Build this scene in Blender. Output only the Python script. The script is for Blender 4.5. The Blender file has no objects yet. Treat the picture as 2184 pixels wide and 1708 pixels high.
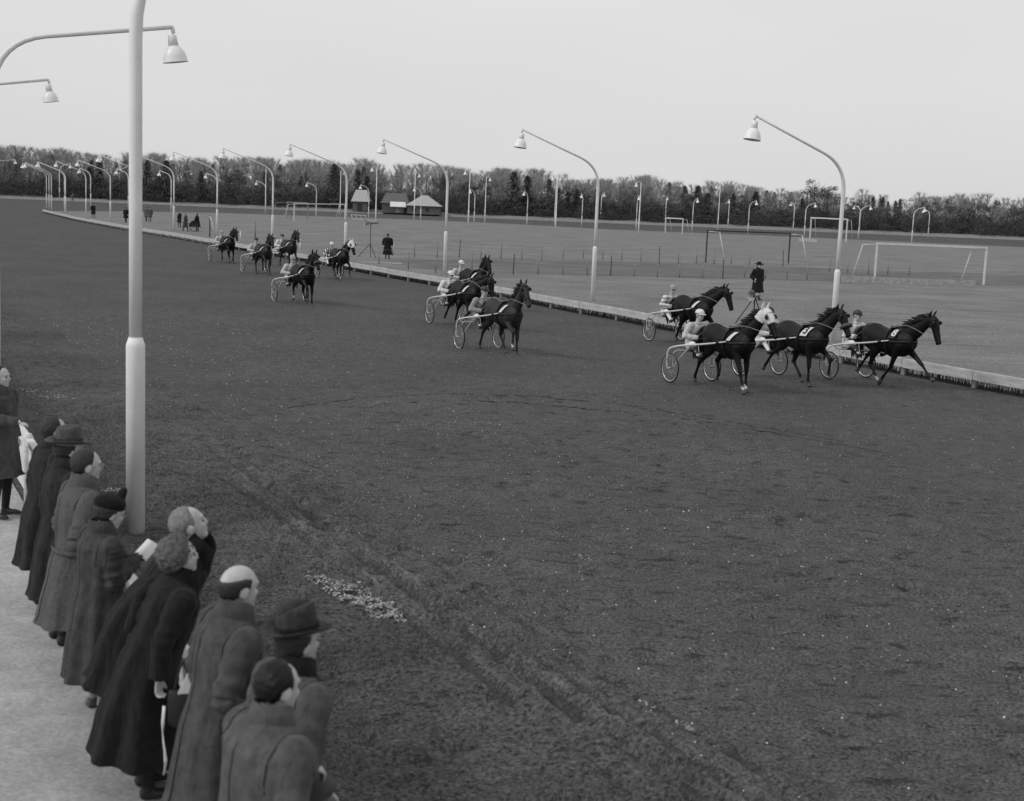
import bpy, bmesh, math, random
import numpy as np
from mathutils import Vector, Matrix, noise as mnoise
R = math.radians
S = bpy.context.scene
C = S.collection
# ---------------------------------------------------------------- camera
FPX, CW, CH = 2900.0, 2184.0, 1708.0
CAMZ = 4.3
ROLL = math.atan(0.041); PITCH = math.atan(426.6 / FPX)
cF = Vector((0, math.cos(PITCH), -math.sin(PITCH)))
cR0 = Vector((1, 0, 0)); cU0 = Vector((0, math.sin(PITCH), math.cos(PITCH)))
cR = math.cos(ROLL) * cR0 + math.sin(ROLL) * cU0
cU = math.cos(ROLL) * cU0 - math.sin(ROLL) * cR0
cd = bpy.data.cameras.new('camera'); cam = bpy.data.objects.new('camera', cd); C.objects.link(cam)
cam.matrix_world = Matrix(((cR.x, cU.x, -cF.x, 0), (cR.y, cU.y, -cF.y, 0), (cR.z, cU.z, -cF.z, CAMZ), (0, 0, 0, 1)))
cd.sensor_width = 36.0; cd.lens = 36.0 * FPX / CW
cd.clip_start = 0.1; cd.clip_end = 3000
cd.dof.use_dof = True; cd.dof.focus_distance = 38; cd.dof.aperture_fstop = 2.8
S.camera = cam
# ---------------------------------------------------------------- world: even overcast sky, black and white plate
w = bpy.data.worlds.new('World'); S.world = w; w.use_nodes = True
nt = w.node_tree; nt.nodes.clear()
sky = nt.nodes.new('ShaderNodeTexSky'); sky.sky_type = 'NISHITA'; sky.sun_disc = False
sky.sun_elevation = R(40); sky.sun_rotation = R(-114); sky.dust_density = 4; sky.air_density = 1.5
bw = nt.nodes.new('ShaderNodeRGBToBW')
tc = nt.nodes.new('ShaderNodeTexCoord'); mp = nt.nodes.new('ShaderNodeMapping'); mp.inputs['Scale'].default_value = (1, 1, 3)
nz = nt.nodes.new('ShaderNodeTexNoise'); nz.inputs['Scale'].default_value = 1.6; nz.inputs['Detail'].default_value = 5
cr = nt.nodes.new('ShaderNodeMapRange'); cr.inputs[3].default_value = 6.9; cr.inputs[4].default_value = 8.9
mx = nt.nodes.new('ShaderNodeMix'); mx.data_type = 'FLOAT'; mx.inputs[0].default_value = 0.85
bg = nt.nodes.new('ShaderNodeBackground'); bg.inputs[1].default_value = 0.1
wo = nt.nodes.new('ShaderNodeOutputWorld')
L = nt.links.new
L(sky.outputs[0], bw.inputs[0]); L(tc.outputs['Generated'], mp.inputs[0]); L(mp.outputs[0], nz.inputs['Vector'])
L(nz.outputs[0], cr.inputs[0]); L(bw.outputs[0], mx.inputs[2]); L(cr.outputs[0], mx.inputs[3])
L(mx.outputs[0], bg.inputs[0]); L(bg.outputs[0], wo.inputs[0])
sd = bpy.data.lights.new('sun', 'SUN'); sd.energy = 1.3; sd.angle = R(14)
sun = bpy.data.objects.new('sun', sd); C.objects.link(sun); sun.rotation_euler = (R(50), 0, R(-66)); sun.location = (0, 0, 60)
S.view_settings.view_transform = 'Standard'; S.view_settings.look = 'None'
S.view_settings.exposure = 0; S.view_settings.gamma = 1; S.view_settings.use_curve_mapping = False
S.render.engine = 'CYCLES'
random.seed(7); np.random.seed(7)

# ---------------------------------------------------------------- helpers
def P(x, y, z=0.0):
    """world point at height z seen at photo position x,y (2184 wide)"""
    x = float(x); y = float(y)
    d = cF + (x - CW / 2) / FPX * cR - (y - CH / 2) / FPX * cU
    k = (z - CAMZ) / d.z
    return Vector((d.x * k, d.y * k, z))
def PY(x, y, Y):
    d = cF + (x - CW / 2) / FPX * cR - (y - CH / 2) / FPX * cU
    k = Y / d.y
    return Vector((d.x * k, Y, CAMZ + d.z * k))

MATS = {}
def mat(name, col, rough=0.8, var=0.25, scale=8.0, bump=0.0, bscale=None, spec=0.3, metal=0.0, stretch=(1, 1, 1), detail=6, coords='Object'):
    if name in MATS: return MATS[name]
    m = bpy.data.materials.new(name); m.use_nodes = True; n = m.node_tree
    b = n.nodes['Principled BSDF']
    b.inputs['Roughness'].default_value = rough; b.inputs['Metallic'].default_value = metal
    b.inputs['Specular IOR Level'].default_value = spec
    t = n.nodes.new('ShaderNodeTexCoord'); mpn = n.nodes.new('ShaderNodeMapping'); mpn.inputs['Scale'].default_value = stretch
    z = n.nodes.new('ShaderNodeTexNoise'); z.inputs['Scale'].default_value = scale; z.inputs['Detail'].default_value = detail
    z.inputs['Roughness'].default_value = 0.65
    r = n.nodes.new('ShaderNodeMapRange'); r.inputs[1].default_value = 0.3; r.inputs[2].default_value = 0.7
    r.inputs[3].default_value = col * (1 - var); r.inputs[4].default_value = col * (1 + var)
    n.links.new(t.outputs[coords], mpn.inputs[0]); n.links.new(mpn.outputs[0], z.inputs['Vector'])
    n.links.new(z.outputs[0], r.inputs[0]); n.links.new(r.outputs[0], b.inputs['Base Color'])
    if bump > 0:
        z2 = n.nodes.new('ShaderNodeTexNoise'); z2.inputs['Scale'].default_value = bscale or scale * 3; z2.inputs['Detail'].default_value = 5
        n.links.new(mpn.outputs[0], z2.inputs['Vector'])
        bp = n.nodes.new('ShaderNodeBump'); bp.inputs['Strength'].default_value = bump; bp.inputs['Distance'].default_value = 0.02
        n.links.new(z2.outputs[0], bp.inputs['Height']); n.links.new(bp.outputs[0], b.inputs['Normal'])
    MATS[name] = m
    return m
def stripes(name, c0, c1, axis, freq, duty=0.5):
    m = bpy.data.materials.new(name); m.use_nodes = True; n = m.node_tree; b = n.nodes['Principled BSDF']
    b.inputs['Roughness'].default_value = 0.8
    t = n.nodes.new('ShaderNodeTexCoord'); s = n.nodes.new('ShaderNodeSeparateXYZ')
    a = n.nodes.new('ShaderNodeMath'); a.operation = 'MULTIPLY'; a.inputs[1].default_value = freq
    f = n.nodes.new('ShaderNodeMath'); f.operation = 'FRACT'
    g = n.nodes.new('ShaderNodeMath'); g.operation = 'GREATER_THAN'; g.inputs[1].default_value = duty
    r = n.nodes.new('ShaderNodeMapRange'); r.inputs[3].default_value = c0; r.inputs[4].default_value = c1
    n.links.new(t.outputs['Object'], s.inputs[0]); n.links.new(s.outputs[axis], a.inputs[0]); n.links.new(a.outputs[0], f.inputs[0])
    n.links.new(f.outputs[0], g.inputs[0]); n.links.new(g.outputs[0], r.inputs[0]); n.links.new(r.outputs[0], b.inputs['Base Color'])
    MATS[name] = m; return m

def V(*a): return Vector(a)
def resample(pts, rad, n):
    """Catmull-Rom through pts with radii"""
    pts = [Vector(p) for p in pts]; rad = [r if isinstance(r, (tuple, list)) else (r, r) for r in rad]
    out, ro = [], []
    N = len(pts)
    for i in range(N - 1):
        p0 = pts[max(i - 1, 0)]; p1 = pts[i]; p2 = pts[i + 1]; p3 = pts[min(i + 2, N - 1)]
        for k in range(n):
            t = k / n
            out.append(0.5 * ((2 * p1) + (p2 - p0) * t + (2 * p0 - 5 * p1 + 4 * p2 - p3) * t * t + (3 * p1 - p0 - 3 * p2 + p3) * t ** 3))
            ts = t * t * (3 - 2 * t) * 0.5 + t * 0.5
            ro.append((rad[i][0] + (rad[i + 1][0] - rad[i][0]) * ts, rad[i][1] + (rad[i + 1][1] - rad[i][1]) * ts))
    out.append(pts[-1]); ro.append(rad[-1])
    return out, ro
class MB:
    def __init__(s): s.v = []; s.f = []; s.z = []; s.zone = 0
    def face(s, f): s.f.append(f); s.z.append(s.zone)
    def box(s, c, h, M=None):
        b = len(s.v); c = Vector(c)
        for dx in (-1, 1):
            for dy in (-1, 1):
                for dz in (-1, 1):
                    p = Vector((dx * h[0], dy * h[1], dz * h[2]))
                    if M is not None: p = M @ p
                    s.v.append(c + p)
        for f in ((0, 1, 3, 2), (4, 6, 7, 5), (0, 4, 5, 1), (2, 3, 7, 6), (0, 2, 6, 4), (1, 5, 7, 3)): s.face(tuple(b + i for i in f))
        return s
    def tube(s, pts, rad, seg=10, up=(0, 0, 1), n=0, mod=None, closed=False):
        if not isinstance(rad, list): rad = [rad] * len(pts)
        if n: pts, rad = resample(pts, rad, n)
        pts = [Vector(p) for p in pts]; rad = [r if isinstance(r, (tuple, list)) else (r, r) for r in rad]
        up = Vector(up); b = len(s.v); N = len(pts)
        for i in range(N):
            if closed: T = pts[(i + 1) % N] - pts[i - 1]
            else: T = pts[min(i + 1, N - 1)] - pts[max(i - 1, 0)]
            T = T.normalized() if T.length > 1e-9 else Vector((0, 0, 1))
            sd_ = T.cross(up)
            if sd_.length < 1e-3: sd_ = T.cross(Vector((1, 0, 0)) if abs(T.x) < 0.9 else Vector((0, 1, 0)))
            sd_.normalize(); u2 = sd_.cross(T)
            for k in range(seg):
                a = 2 * math.pi * k / seg
                q = 1.0 if mod is None else mod(i / (N - 1), a)
                s.v.append(pts[i] + q * (math.cos(a) * rad[i][0] * sd_ + math.sin(a) * rad[i][1] * u2))
        for i in range(N if closed else N - 1):
            j = (i + 1) % N
            for k in range(seg):
                l = (k + 1) % seg
                s.face((b + i * seg + k, b + i * seg + l, b + j * seg + l, b + j * seg + k))
        if not closed:
            s.face(tuple(b + k for k in reversed(range(seg)))); s.face(tuple(b + (N - 1) * seg + k for k in range(seg)))
        return s
    def ell(s, c, r, seg=14, rings=9, M=None, fn=None):
        b = len(s.v); c = Vector(c)
        if not isinstance(r, (tuple, list)): r = (r, r, r)
        for i in range(rings + 1):
            th = math.pi * i / rings
            for k in range(seg):
                a = 2 * math.pi * k / seg
                u = Vector((math.sin(th) * math.cos(a), math.sin(th) * math.sin(a), math.cos(th)))
                q = fn(u) if fn else 1.0
                p = Vector((u.x * r[0], u.y * r[1], u.z * r[2])) * q
                if M is not None: p = M @ p
                s.v.append(c + p)
        for i in range(rings):
            for k in range(seg):
                l = (k + 1) % seg
                s.face((b + i * seg + k, b + (i + 1) * seg + k, b + (i + 1) * seg + l, b + i * seg + l))
        return s
    def lathe(s, prof, seg=20, c=(0, 0, 0), M=None, sx=1.0, sy=1.0, fn=None):
        b = len(s.v); c = Vector(c)
        for i, (r, z) in enumerate(prof):
            for k in range(seg):
                a = 2 * math.pi * k / seg
                p = Vector((r * math.cos(a) * sx, r * math.sin(a) * sy, z))
                if fn: p = fn(p, a, r)
                if M is not None: p = M @ p
                s.v.append(c + p)
        for i in range(len(prof) - 1):
            for k in range(seg):
                l = (k + 1) % seg
                s.face((b + i * seg + k, b + i * seg + l, b + (i + 1) * seg + l, b + (i + 1) * seg + k))
        return s
    def tri(s, a, b_, c):
        b = len(s.v); s.v += [Vector(a), Vector(b_), Vector(c)]; s.face((b, b + 1, b + 2))
    def quad(s, a, b_, c, d):
        b = len(s.v); s.v += [Vector(a), Vector(b_), Vector(c), Vector(d)]; s.face((b, b + 1, b + 2, b + 3))
    def mesh(s, name, smooth=False):
        me = bpy.data.meshes.new(name); me.from_pydata([tuple(v) for v in s.v], [], s.f)
        if smooth: me.polygons.foreach_set('use_smooth', [True] * len(me.polygons))
        me.update(); return me
def flatnp(name, verts, faces, smooth=False):
    """fast mesh from numpy; faces (n,k)"""
    me = bpy.data.meshes.new(name); k = faces.shape[1]
    me.vertices.add(len(verts)); me.vertices.foreach_set('co', verts.astype(np.float32).ravel())
    me.loops.add(faces.size); me.loops.foreach_set('vertex_index', faces.astype(np.int32).ravel())
    me.polygons.add(len(faces)); me.polygons.foreach_set('loop_start', np.arange(0, faces.size, k, dtype=np.int32))
    me.polygons.foreach_set('loop_total', np.full(len(faces), k, dtype=np.int32))
    if smooth: me.polygons.foreach_set('use_smooth', np.ones(len(faces), dtype=bool))
    me.update(calc_edges=True); return me
def remesh(mb, voxel, smooth=4, zones=None):
    """fuse the overlapping shapes of mb into one continuous skin; zones = list of materials per mb zone"""
    src = mb.mesh('tmp'); o = bpy.data.objects.new('tmp', src); C.objects.link(o)
    m = o.modifiers.new('r', 'REMESH'); m.mode = 'VOXEL'; m.voxel_size = voxel
    if smooth:
        q = o.modifiers.new('s', 'SMOOTH'); q.iterations = smooth; q.factor = 0.5
    dg = bpy.context.evaluated_depsgraph_get(); dg.update()
    me = bpy.data.meshes.new_from_object(o.evaluated_get(dg))
    me.polygons.foreach_set('use_smooth', [True] * len(me.polygons))
    if zones:
        from mathutils.bvhtree import BVHTree
        bv = BVHTree.FromPolygons([tuple(v) for v in mb.v], mb.f)
        ids = []
        for p in me.polygons:
            r_ = bv.find_nearest(p.center)
            ids.append(mb.z[r_[2]] if r_[2] is not None else 0)
        me.materials.clear()
        for z in zones: me.materials.append(z)
        me.polygons.foreach_set('material_index', ids)
    bpy.data.objects.remove(o); bpy.data.meshes.remove(src)
    me.update(); return me
def obj(name, me, m=None, parent=None, loc=None, rot=None):
    if isinstance(me, MB): me = me.mesh(name)
    me.name = name
    if m is not None: me.materials.clear(); me.materials.append(m)
    o = bpy.data.objects.new(name, me); C.objects.link(o)
    if parent is not None: o.parent = parent
    if loc is not None: o.location = loc
    if rot is not None: o.rotation_euler = rot
    return o
def omat(o, m):
    """give a mesh-sharing copy its own material"""
    for i, sl in enumerate(o.material_slots): sl.link = 'OBJECT'; sl.material = m
def sm(mb, name='m'): return mb.mesh(name, True)
def thing(name, label, cat, loc=(0, 0, 0), rz=0.0, group=None):
    o = bpy.data.objects.new(name, None); C.objects.link(o); o.empty_display_size = 0.2
    o.location = loc; o.rotation_euler = (0, 0, rz); o['label'] = label; o['category'] = cat
    if group: o['group'] = group
    return o
def tag(o, label, cat, group=None, kind=None):
    o['label'] = label; o['category'] = cat
    if group: o['group'] = group
    if kind: o['kind'] = kind
    return o
def struct(name, me, m, label=None):
    o = obj(name, me, m); o['kind'] = 'structure'
    if label: o['label'] = label
    return o
def dup(root, loc, rz=None, label=None, group=None, scale=None):
    r = root.copy(); C.objects.link(r); r.location = loc
    if rz is not None: r.rotation_euler = (0, 0, rz)
    if scale is not None: r.scale = scale if isinstance(scale, tuple) else (scale,) * 3
    if label: r['label'] = label
    if group: r['group'] = group
    for ch in list(root.children):
        c = ch.copy(); C.objects.link(c); c.parent = r
        for g in list(ch.children):
            d = g.copy(); C.objects.link(d); d.parent = c
    return r
def vnoise(x, y, scale, seed=0, octaves=3):
    """numpy value noise -1..1"""
    tot = np.zeros_like(x); amp = 1.0; nrm = 0
    rs = np.random.RandomState(seed); G = rs.rand(256, 256) * 2 - 1
    for o in range(octaves):
        u = x / scale * 2 ** o + 17.3 * o; v = y / scale * 2 ** o + 5.1 * o
        iu = np.floor(u).astype(int); iv = np.floor(v).astype(int); fu = u - iu; fv = v - iv
        fu = fu * fu * (3 - 2 * fu); fv = fv * fv * (3 - 2 * fv)
        a = G[iu % 256, iv % 256]; b = G[(iu + 1) % 256, iv % 256]; c = G[iu % 256, (iv + 1) % 256]; d = G[(iu + 1) % 256, (iv + 1) % 256]
        tot += amp * ((a * (1 - fu) + b * fu) * (1 - fv) + (c * (1 - fu) + d * fu) * fv); nrm += amp; amp *= 0.55
    return tot / nrm
ORD = ['first', 'second', 'third', 'fourth', 'fifth', 'sixth', 'seventh', 'eighth', 'ninth', 'tenth', 'eleventh', 'twelfth', 'thirteenth', 'fourteenth', 'fifteenth', 'sixteenth', 'seventeenth', 'eighteenth', 'nineteenth', 'twentieth']

# ---------------------------------------------------------------- materials
wood_paint = mat('white_painted_board', 0.62, 0.7, 0.2, 3, 0.15, 30, stretch=(1, 1, 4))
lamp_white = mat('lamp_post_paint', 0.74, 0.55, 0.10, 2.5, 0.04, 20, stretch=(1, 1, 0.6))
lamp_shade_m = mat('enamel_lamp_shade', 0.80, 0.35, 0.06, 3)
post_grey = mat('weathered_post', 0.22, 0.85, 0.4, 10)
post_dark = mat('dark_post', 0.04, 0.85, 0.4, 10)
goal_white = mat('goal_paint', 0.60, 0.6, 0.15, 5)
leather = mat('black_leather', 0.018, 0.45, 0.2, 30)
metal_l = mat('light_steel', 0.45, 0.35, 0.1, 10, metal=0.6)
skin_m = mat('skin', 0.44, 0.55, 0.12, 14)
# ---------------------------------------------------------------- ground
# the spectators' barrier runs along  x + y/2 = 2.25 ; t = distance from it to the track side, s = distance along it
TD = Vector((0.894427, 0.447214, 0)); SD = Vector((-0.447214, 0.894427, 0)); TO = 2.25 * 0.894427
def TS(t, s, z=0.0): return TD * (t + TO) + SD * s + Vector((0, 0, z))
def smooth01(a): a = np.clip(a, 0, 1); return a * a * (3 - 2 * a)
def ground_mat(name, c, fine=0.5, big=0.25, spots=None, scale=30.0, bump=0.4, bscale=None, streak=None, patch=None):
    m = bpy.data.materials.new(name); m.use_nodes = True; n = m.node_tree; b = n.nodes['Principled BSDF']
    b.inputs['Roughness'].default_value = 0.95; b.inputs['Specular IOR Level'].default_value = 0.1
    g = n.nodes.new('ShaderNodeNewGeometry')
    def noise_(sc, det, vec=None, rough=0.6):
        z = n.nodes.new('ShaderNodeTexNoise'); z.inputs['Scale'].default_value = sc; z.inputs['Detail'].default_value = det; z.inputs['Roughness'].default_value = rough
        n.links.new(vec or g.outputs['Position'], z.inputs['Vector']); return z.outputs[0]
    def rng(i, a0, a1, b0, b1):
        r = n.nodes.new('ShaderNodeMapRange'); r.inputs[1].default_value = a0; r.inputs[2].default_value = a1; r.inputs[3].default_value = b0; r.inputs[4].default_value = b1
        n.links.new(i, r.inputs[0]); return r.outputs[0]
    def mul(a, b_):
        q = n.nodes.new('ShaderNodeMath'); q.operation = 'MULTIPLY'; n.links.new(a, q.inputs[0])
        if isinstance(b_, float): q.inputs[1].default_value = b_
        else: n.links.new(b_, q.inputs[1])
        return q.outputs[0]
    v = mul(rng(noise_(scale, 8, rough=0.75), 0.35, 0.65, 1 - fine, 1 + fine), rng(noise_(0.25, 5), 0.3, 0.7, 1 - big, 1 + big))
    v = mul(v, rng(noise_(3.0, 6, rough=0.7), 0.3, 0.7, 0.82, 1.18))
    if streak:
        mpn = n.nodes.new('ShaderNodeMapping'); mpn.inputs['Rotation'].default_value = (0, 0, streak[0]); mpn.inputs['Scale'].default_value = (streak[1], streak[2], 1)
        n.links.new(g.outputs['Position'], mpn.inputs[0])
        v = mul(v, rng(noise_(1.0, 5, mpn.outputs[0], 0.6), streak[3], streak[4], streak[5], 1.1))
    v = mul(v, c)
    if patch:
        pn = rng(noise_(patch[0], 7, rough=0.7), patch[1], patch[1] + 0.12, 0, 1)
        mixn = n.nodes.new('ShaderNodeMix'); mixn.data_type = 'FLOAT'; n.links.new(pn, mixn.inputs[0]); n.links.new(v, mixn.inputs[2]); mixn.inputs[3].default_value = patch[2]
        v = mixn.outputs[0]
    n.links.new(v, b.inputs['Base Color'])
    bp = n.nodes.new('ShaderNodeBump'); bp.inputs['Strength'].default_value = bump; bp.inputs['Distance'].default_value = 0.05
    n.links.new(noise_(bscale or scale * 0.5, 8, rough=0.7), bp.inputs['Height']); n.links.new(bp.outputs[0], b.inputs['Normal'])
    MATS[name] = m; return m
track_m = ground_mat('track_dirt', 0.076, 0.95, 0.13, scale=34, bump=0.4, bscale=34, streak=(0.05, 2.6, 6.5, 0.34, 0.43, 0.55))  # streak dashes paint the shaded sides of hoof dents into the dirt colour
infield_m = ground_mat('infield_grass', 0.170, 0.45, 0.2, scale=9, bump=0.5, streak=(R(4), 0.25, 1.6, 0.30, 0.5, 0.78))
outer_m = ground_mat('rough_grass', 0.085, 0.35, 0.25, scale=6, bump=0.5)
path_m = ground_mat('worn_path', 0.135, 0.4, 0.25, scale=9, bump=0.5)
verge_m = ground_mat('muddy_verge', 0.074, 0.95, 0.30, scale=26, bump=0.45, bscale=26, streak=(0.5, 3.2, 6.5, 0.34, 0.46, 0.62), patch=(1.6, 0.62, 0.115))
terrace_m = ground_mat('terrace_asphalt', 0.36, 0.25, 0.2, scale=30, bump=0.3, patch=(1.3, 0.62, 0.50))

def sheet(name, pts, z, m, label=None):
    mb = MB(); mb.v = [Vector((p[0], p[1], z)) for p in pts]; mb.face(tuple(range(len(pts))))
    me = mb.mesh(name); bm = bmesh.new(); bm.from_mesh(me); bmesh.ops.triangulate(bm, faces=bm.faces[:]); bmesh.ops.recalc_face_normals(bm, faces=bm.faces[:])
    for f in bm.faces:
        if f.normal.z < 0: f.normal_flip()
    bm.to_mesh(me); bm.free()
    return struct(name, me, m, label)
g = MB(); g.quad((-900, -60, -0.03), (900, -60, -0.03), (900, 1500, -0.03), (-900, 1500, -0.03))
struct('ground', g, outer_m)
# inner edge of the track: the low rail's line, then round the far bend and along the far straight
RAILPX = [(92, 446.6), (159, 462), (236, 475.5), (308, 487), (373, 497), (460, 511.5), (534, 523.5), (658, 543.5), (761, 562), (849, 577), (918, 588), (1081, 615), (1211, 640), (1358, 664), (1383, 670), (1887, 757), (1998, 776)]
rail = [P(x, y, 0.45) for x, y in RAILPX]
d_ = (rail[-1] - rail[-3]).normalized(); rail.append(rail[-1] + d_ * 14)
railg = [Vector((p.x, p.y, 0)) for p in rail]
farin = [P(x, y, 0) for x, y in [(98, 448.6), (112, 450), (250, 450.5), (475, 454), (881, 468), (1086, 477), (1298, 489), (1629, 502), (2184, 527), (2500, 541)]]
farout = [P(x, 382 + 41.5 + 0.041 * x, 0) for x in (2900, 2184, 1629, 1086, 475, 0)]
outer = [Vector((160, 320, 0))] + farout + [Vector((-150, 270, 0)), Vector((-160, 235, 0)), Vector((-118, 190, 0))] + [TS(3.0, s) for s in (150, 80, 40, 10, -8, -20)]
inner_right = railg[-1] + Vector((6, -30, 0))
track_poly = [(inner_right.x, inner_right.y)] + [(p.x, p.y) for p in reversed(railg)] + [(p.x, p.y) for p in farin] + [(170, 238), (165, 320)] + [(p.x, p.y) for p in farout[1:]] + [(p.x, p.y) for p in outer[len(farout) + 1:]]
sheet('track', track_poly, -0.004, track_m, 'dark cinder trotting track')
inf_poly = [(p.x, p.y) for p in railg[::-1]] + [(p.x, p.y) for p in farin] + [(170, 238), (150, 20)]
sheet('infield', inf_poly, 0.0, infield_m, 'mown grass infield inside the track')
pa = [P(x, y, 0) for x, y in [(850, 556), (1018, 551), (1300, 557), (1629, 567), (1830, 575), (2300, 590)]]
pb = [P(x, y, 0) for x, y in [(2300, 612), (1840, 603), (1629, 596), (1300, 588), (1094, 584), (940, 578), (780, 556)]]
sheet('infield_path', [(p.x, p.y) for p in pa + pb], 0.006, path_m, 'darker trodden strip across the infield between two wire fences')
ln = [P(x, y, 0) for x, y in [(762, 557), (800, 557), (858, 560.5), (856, 563.5), (800, 561.5), (764, 559.5)]]
sheet('sand_strip', [(p.x, p.y) for p in ln], 0.012, ground_mat('pale_sand', 0.26, 0.4, 0.3, scale=5), 'short pale sand strip on the infield grass')
# near verge + edge of track as real relief
ns, ntt = 620, 300
s_ = np.linspace(-9, 60, ns); s_ = np.concatenate([np.linspace(-9, 22, 560), np.linspace(22.15, 60, 220)]); ns = len(s_); t_ = np.concatenate([np.linspace(-0.35, 9, 230), np.linspace(9.15, 16, 70)])
SS, TT = np.meshgrid(s_, t_, indexing='ij')
zz = 0.4 * (1 - smooth01((TT - 0.02) / 1.25))
wig = 0.10 * vnoise(SS, TT * 0, 2.5, 3, 3)
rough = 0.6 + 0.7 * smooth01((4.8 - TT) / 1.5)
zz = zz + rough * (0.025 * vnoise(SS, TT, 0.5, 1, 4) + 0.025 * vnoise(SS, TT, 0.2, 2, 2)) + 0.02 * vnoise(SS, TT, 1.7, 9, 2)
RUT = np.zeros_like(SS)
for tc_, wd, dp in ((3.36, 0.075, 0.09), (3.66, 0.055, 0.06), (2.98, 0.05, 0.05), (4.02, 0.045, 0.035)):
    on = smooth01(0.8 + 1.2 * vnoise(SS, TT * 0 + tc_, 3.0, int(tc_ * 10), 2)) * smooth01((24 - SS) / 8)
    d = (TT - tc_ - wig - 0.02 * vnoise(SS, TT * 0 + tc_, 0.4, 5, 2)) / wd
    RUT = np.where((np.abs(d) < .62) & (on > .45), 1, RUT); RUT = np.where((np.abs(np.abs(d) - 1.9) < .45) & (on > .6) & (RUT == 0), 2, RUT)
    zz += on * (-dp * np.exp(-d * d) + dp * 0.55 * np.exp(-((np.abs(d) - 2.0) ** 2)))
# hoof prints in the soft ground: small curved dents
rs = np.random.RandomState(4)
for q in range(4200):
    ts, tt = rs.uniform(-6, 40), rs.uniform(3.5, 15) if q % 4 else rs.uniform(1.5, 5)
    i0, i1 = np.searchsorted(s_, [ts - 0.35, ts + 0.35]); j0, j1 = np.searchsorted(t_, [tt - 0.3, tt + 0.3])
    if i1 - i0 < 2 or j1 - j0 < 2: continue
    ang = rs.uniform(-0.6, 0.6); du = SS[i0:i1, j0:j1] - ts; dv = TT[i0:i1, j0:j1] - tt
    a = du * math.cos(ang) + dv * math.sin(ang); b = -du * math.sin(ang) + dv * math.cos(ang)
    zz[i0:i1, j0:j1] += -0.035 * np.exp(-(a / 0.09) ** 2 - (b / 0.13) ** 2) + 0.022 * np.exp(-((a + 0.17) / 0.06) ** 2 - (b / 0.15) ** 2)
edge = smooth01((15.5 - TT) / 3.0) * smooth01((33 - SS) / 8)
zz = np.where(TT > 3, zz * edge, zz * smooth01((60 - SS) / 6))
zz = zz + 0.11 * edge * smooth01((TT - 1.3) / 1.5) * 1.0 + 0.04 * (TT > 0)
zz = np.maximum(zz, 0.0 + 0.002) * 1.0 + 0.004
XX = (TT + TO) * TD.x + SS * SD.x; YY = (TT + TO) * TD.y + SS * SD.y
ii = np.arange(ns * len(t_)).reshape(ns, len(t_))
fc = np.stack([ii[:-1, :-1].ravel(), ii[:-1, 1:].ravel(), ii[1:, 1:].ravel(), ii[1:, :-1].ravel()], 1)
zz = np.where(zz > 0.0061, zz, 0.0061); zz = np.where(TT < 0.0, np.minimum(zz, 0.40), zz)
me = flatnp('verge', np.stack([XX.ravel(), YY.ravel(), zz.ravel()], 1), fc, True)
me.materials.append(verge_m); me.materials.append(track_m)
tcen = TT[:-1, :-1].ravel() + 0.35 * vnoise(SS[:-1, :-1].ravel(), TT[:-1, :-1].ravel(), 1.0, 12, 4)
me.materials.append(ground_mat('rut_shade_clod_soil', 0.056, 0.6, 0.25, scale=26, bump=0.4)); me.materials.append(ground_mat('lit_ridge_soil', 0.105, 0.6, 0.3, scale=26, bump=0.4))  # shade in the ruts and light on their ridges, painted as soil colours
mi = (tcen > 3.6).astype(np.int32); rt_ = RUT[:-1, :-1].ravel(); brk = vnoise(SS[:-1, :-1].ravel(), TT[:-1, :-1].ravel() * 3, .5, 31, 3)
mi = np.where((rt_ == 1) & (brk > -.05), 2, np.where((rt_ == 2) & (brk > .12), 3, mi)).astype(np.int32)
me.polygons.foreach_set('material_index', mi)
vo = struct('verge', me, None, 'muddy grass verge with wheel ruts at the outer edge of the track')
def gz(t, s):
    j = min(max(int(np.searchsorted(t_, t)), 0), len(t_) - 1); i = min(max(int(np.searchsorted(s_, s)), 0), ns - 1)
    return float(zz[i, j])
tp = [TS(-14, -12), TS(-0.05, -12), TS(-0.05, 62), TS(-14, 62)]
ZG = 0.42
sheet('terrace', [(p.x, p.y) for p in tp], ZG, terrace_m, 'pale worn asphalt standing area behind the barrier')
# ---------------------------------------------------------------- low rail along the inner edge
def arc_pts(pl, step):
    out = []; acc = 0.0; nxt = 0.0
    for a, b in zip(pl[:-1], pl[1:]):
        l = (b - a).length
        while nxt <= acc + l:
            out.append(a.lerp(b, (nxt - acc) / l)); nxt += step
        acc += l
    return out
rr = thing('track_rail', 'long low white board rail on short posts curving along the inner edge of the track', 'rail', (0, 0, 0))
rp = arc_pts(railg, 2.6)
rail_paint = mat('weathered_rail_paint', 0.42, 0.8, 0.28, 2.5, 0.2, 30, stretch=(1, 1, 5)); rail_post = mat('rail_post_wood', 0.20, 0.85, 0.35, 6)
postme = MB().box((0, 0, 0.20), (0.07, 0.05, 0.20)).mesh('post')
boards = []
for i, (a, b) in enumerate(zip(rp[:-1], rp[1:])):
    o = obj('post', postme, rail_post if i == 0 else None, rr, a, (0, 0, math.atan2((b - a).y, (b - a).x)))
    d = b - a; l = d.length; jz = random.uniform(-0.012, 0.012)
    mb = MB().box((l / 2, -0.075 + random.uniform(-.006, .006), 0.335 + jz), (l / 2 - 0.008, 0.018, 0.115)).box((l / 2, -0.03, 0.458 + jz), (l / 2 - 0.008, 0.04, 0.008))
    obj('board', mb, rail_paint, rr, a, (0, 0, math.atan2(d.y, d.x)))
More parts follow.
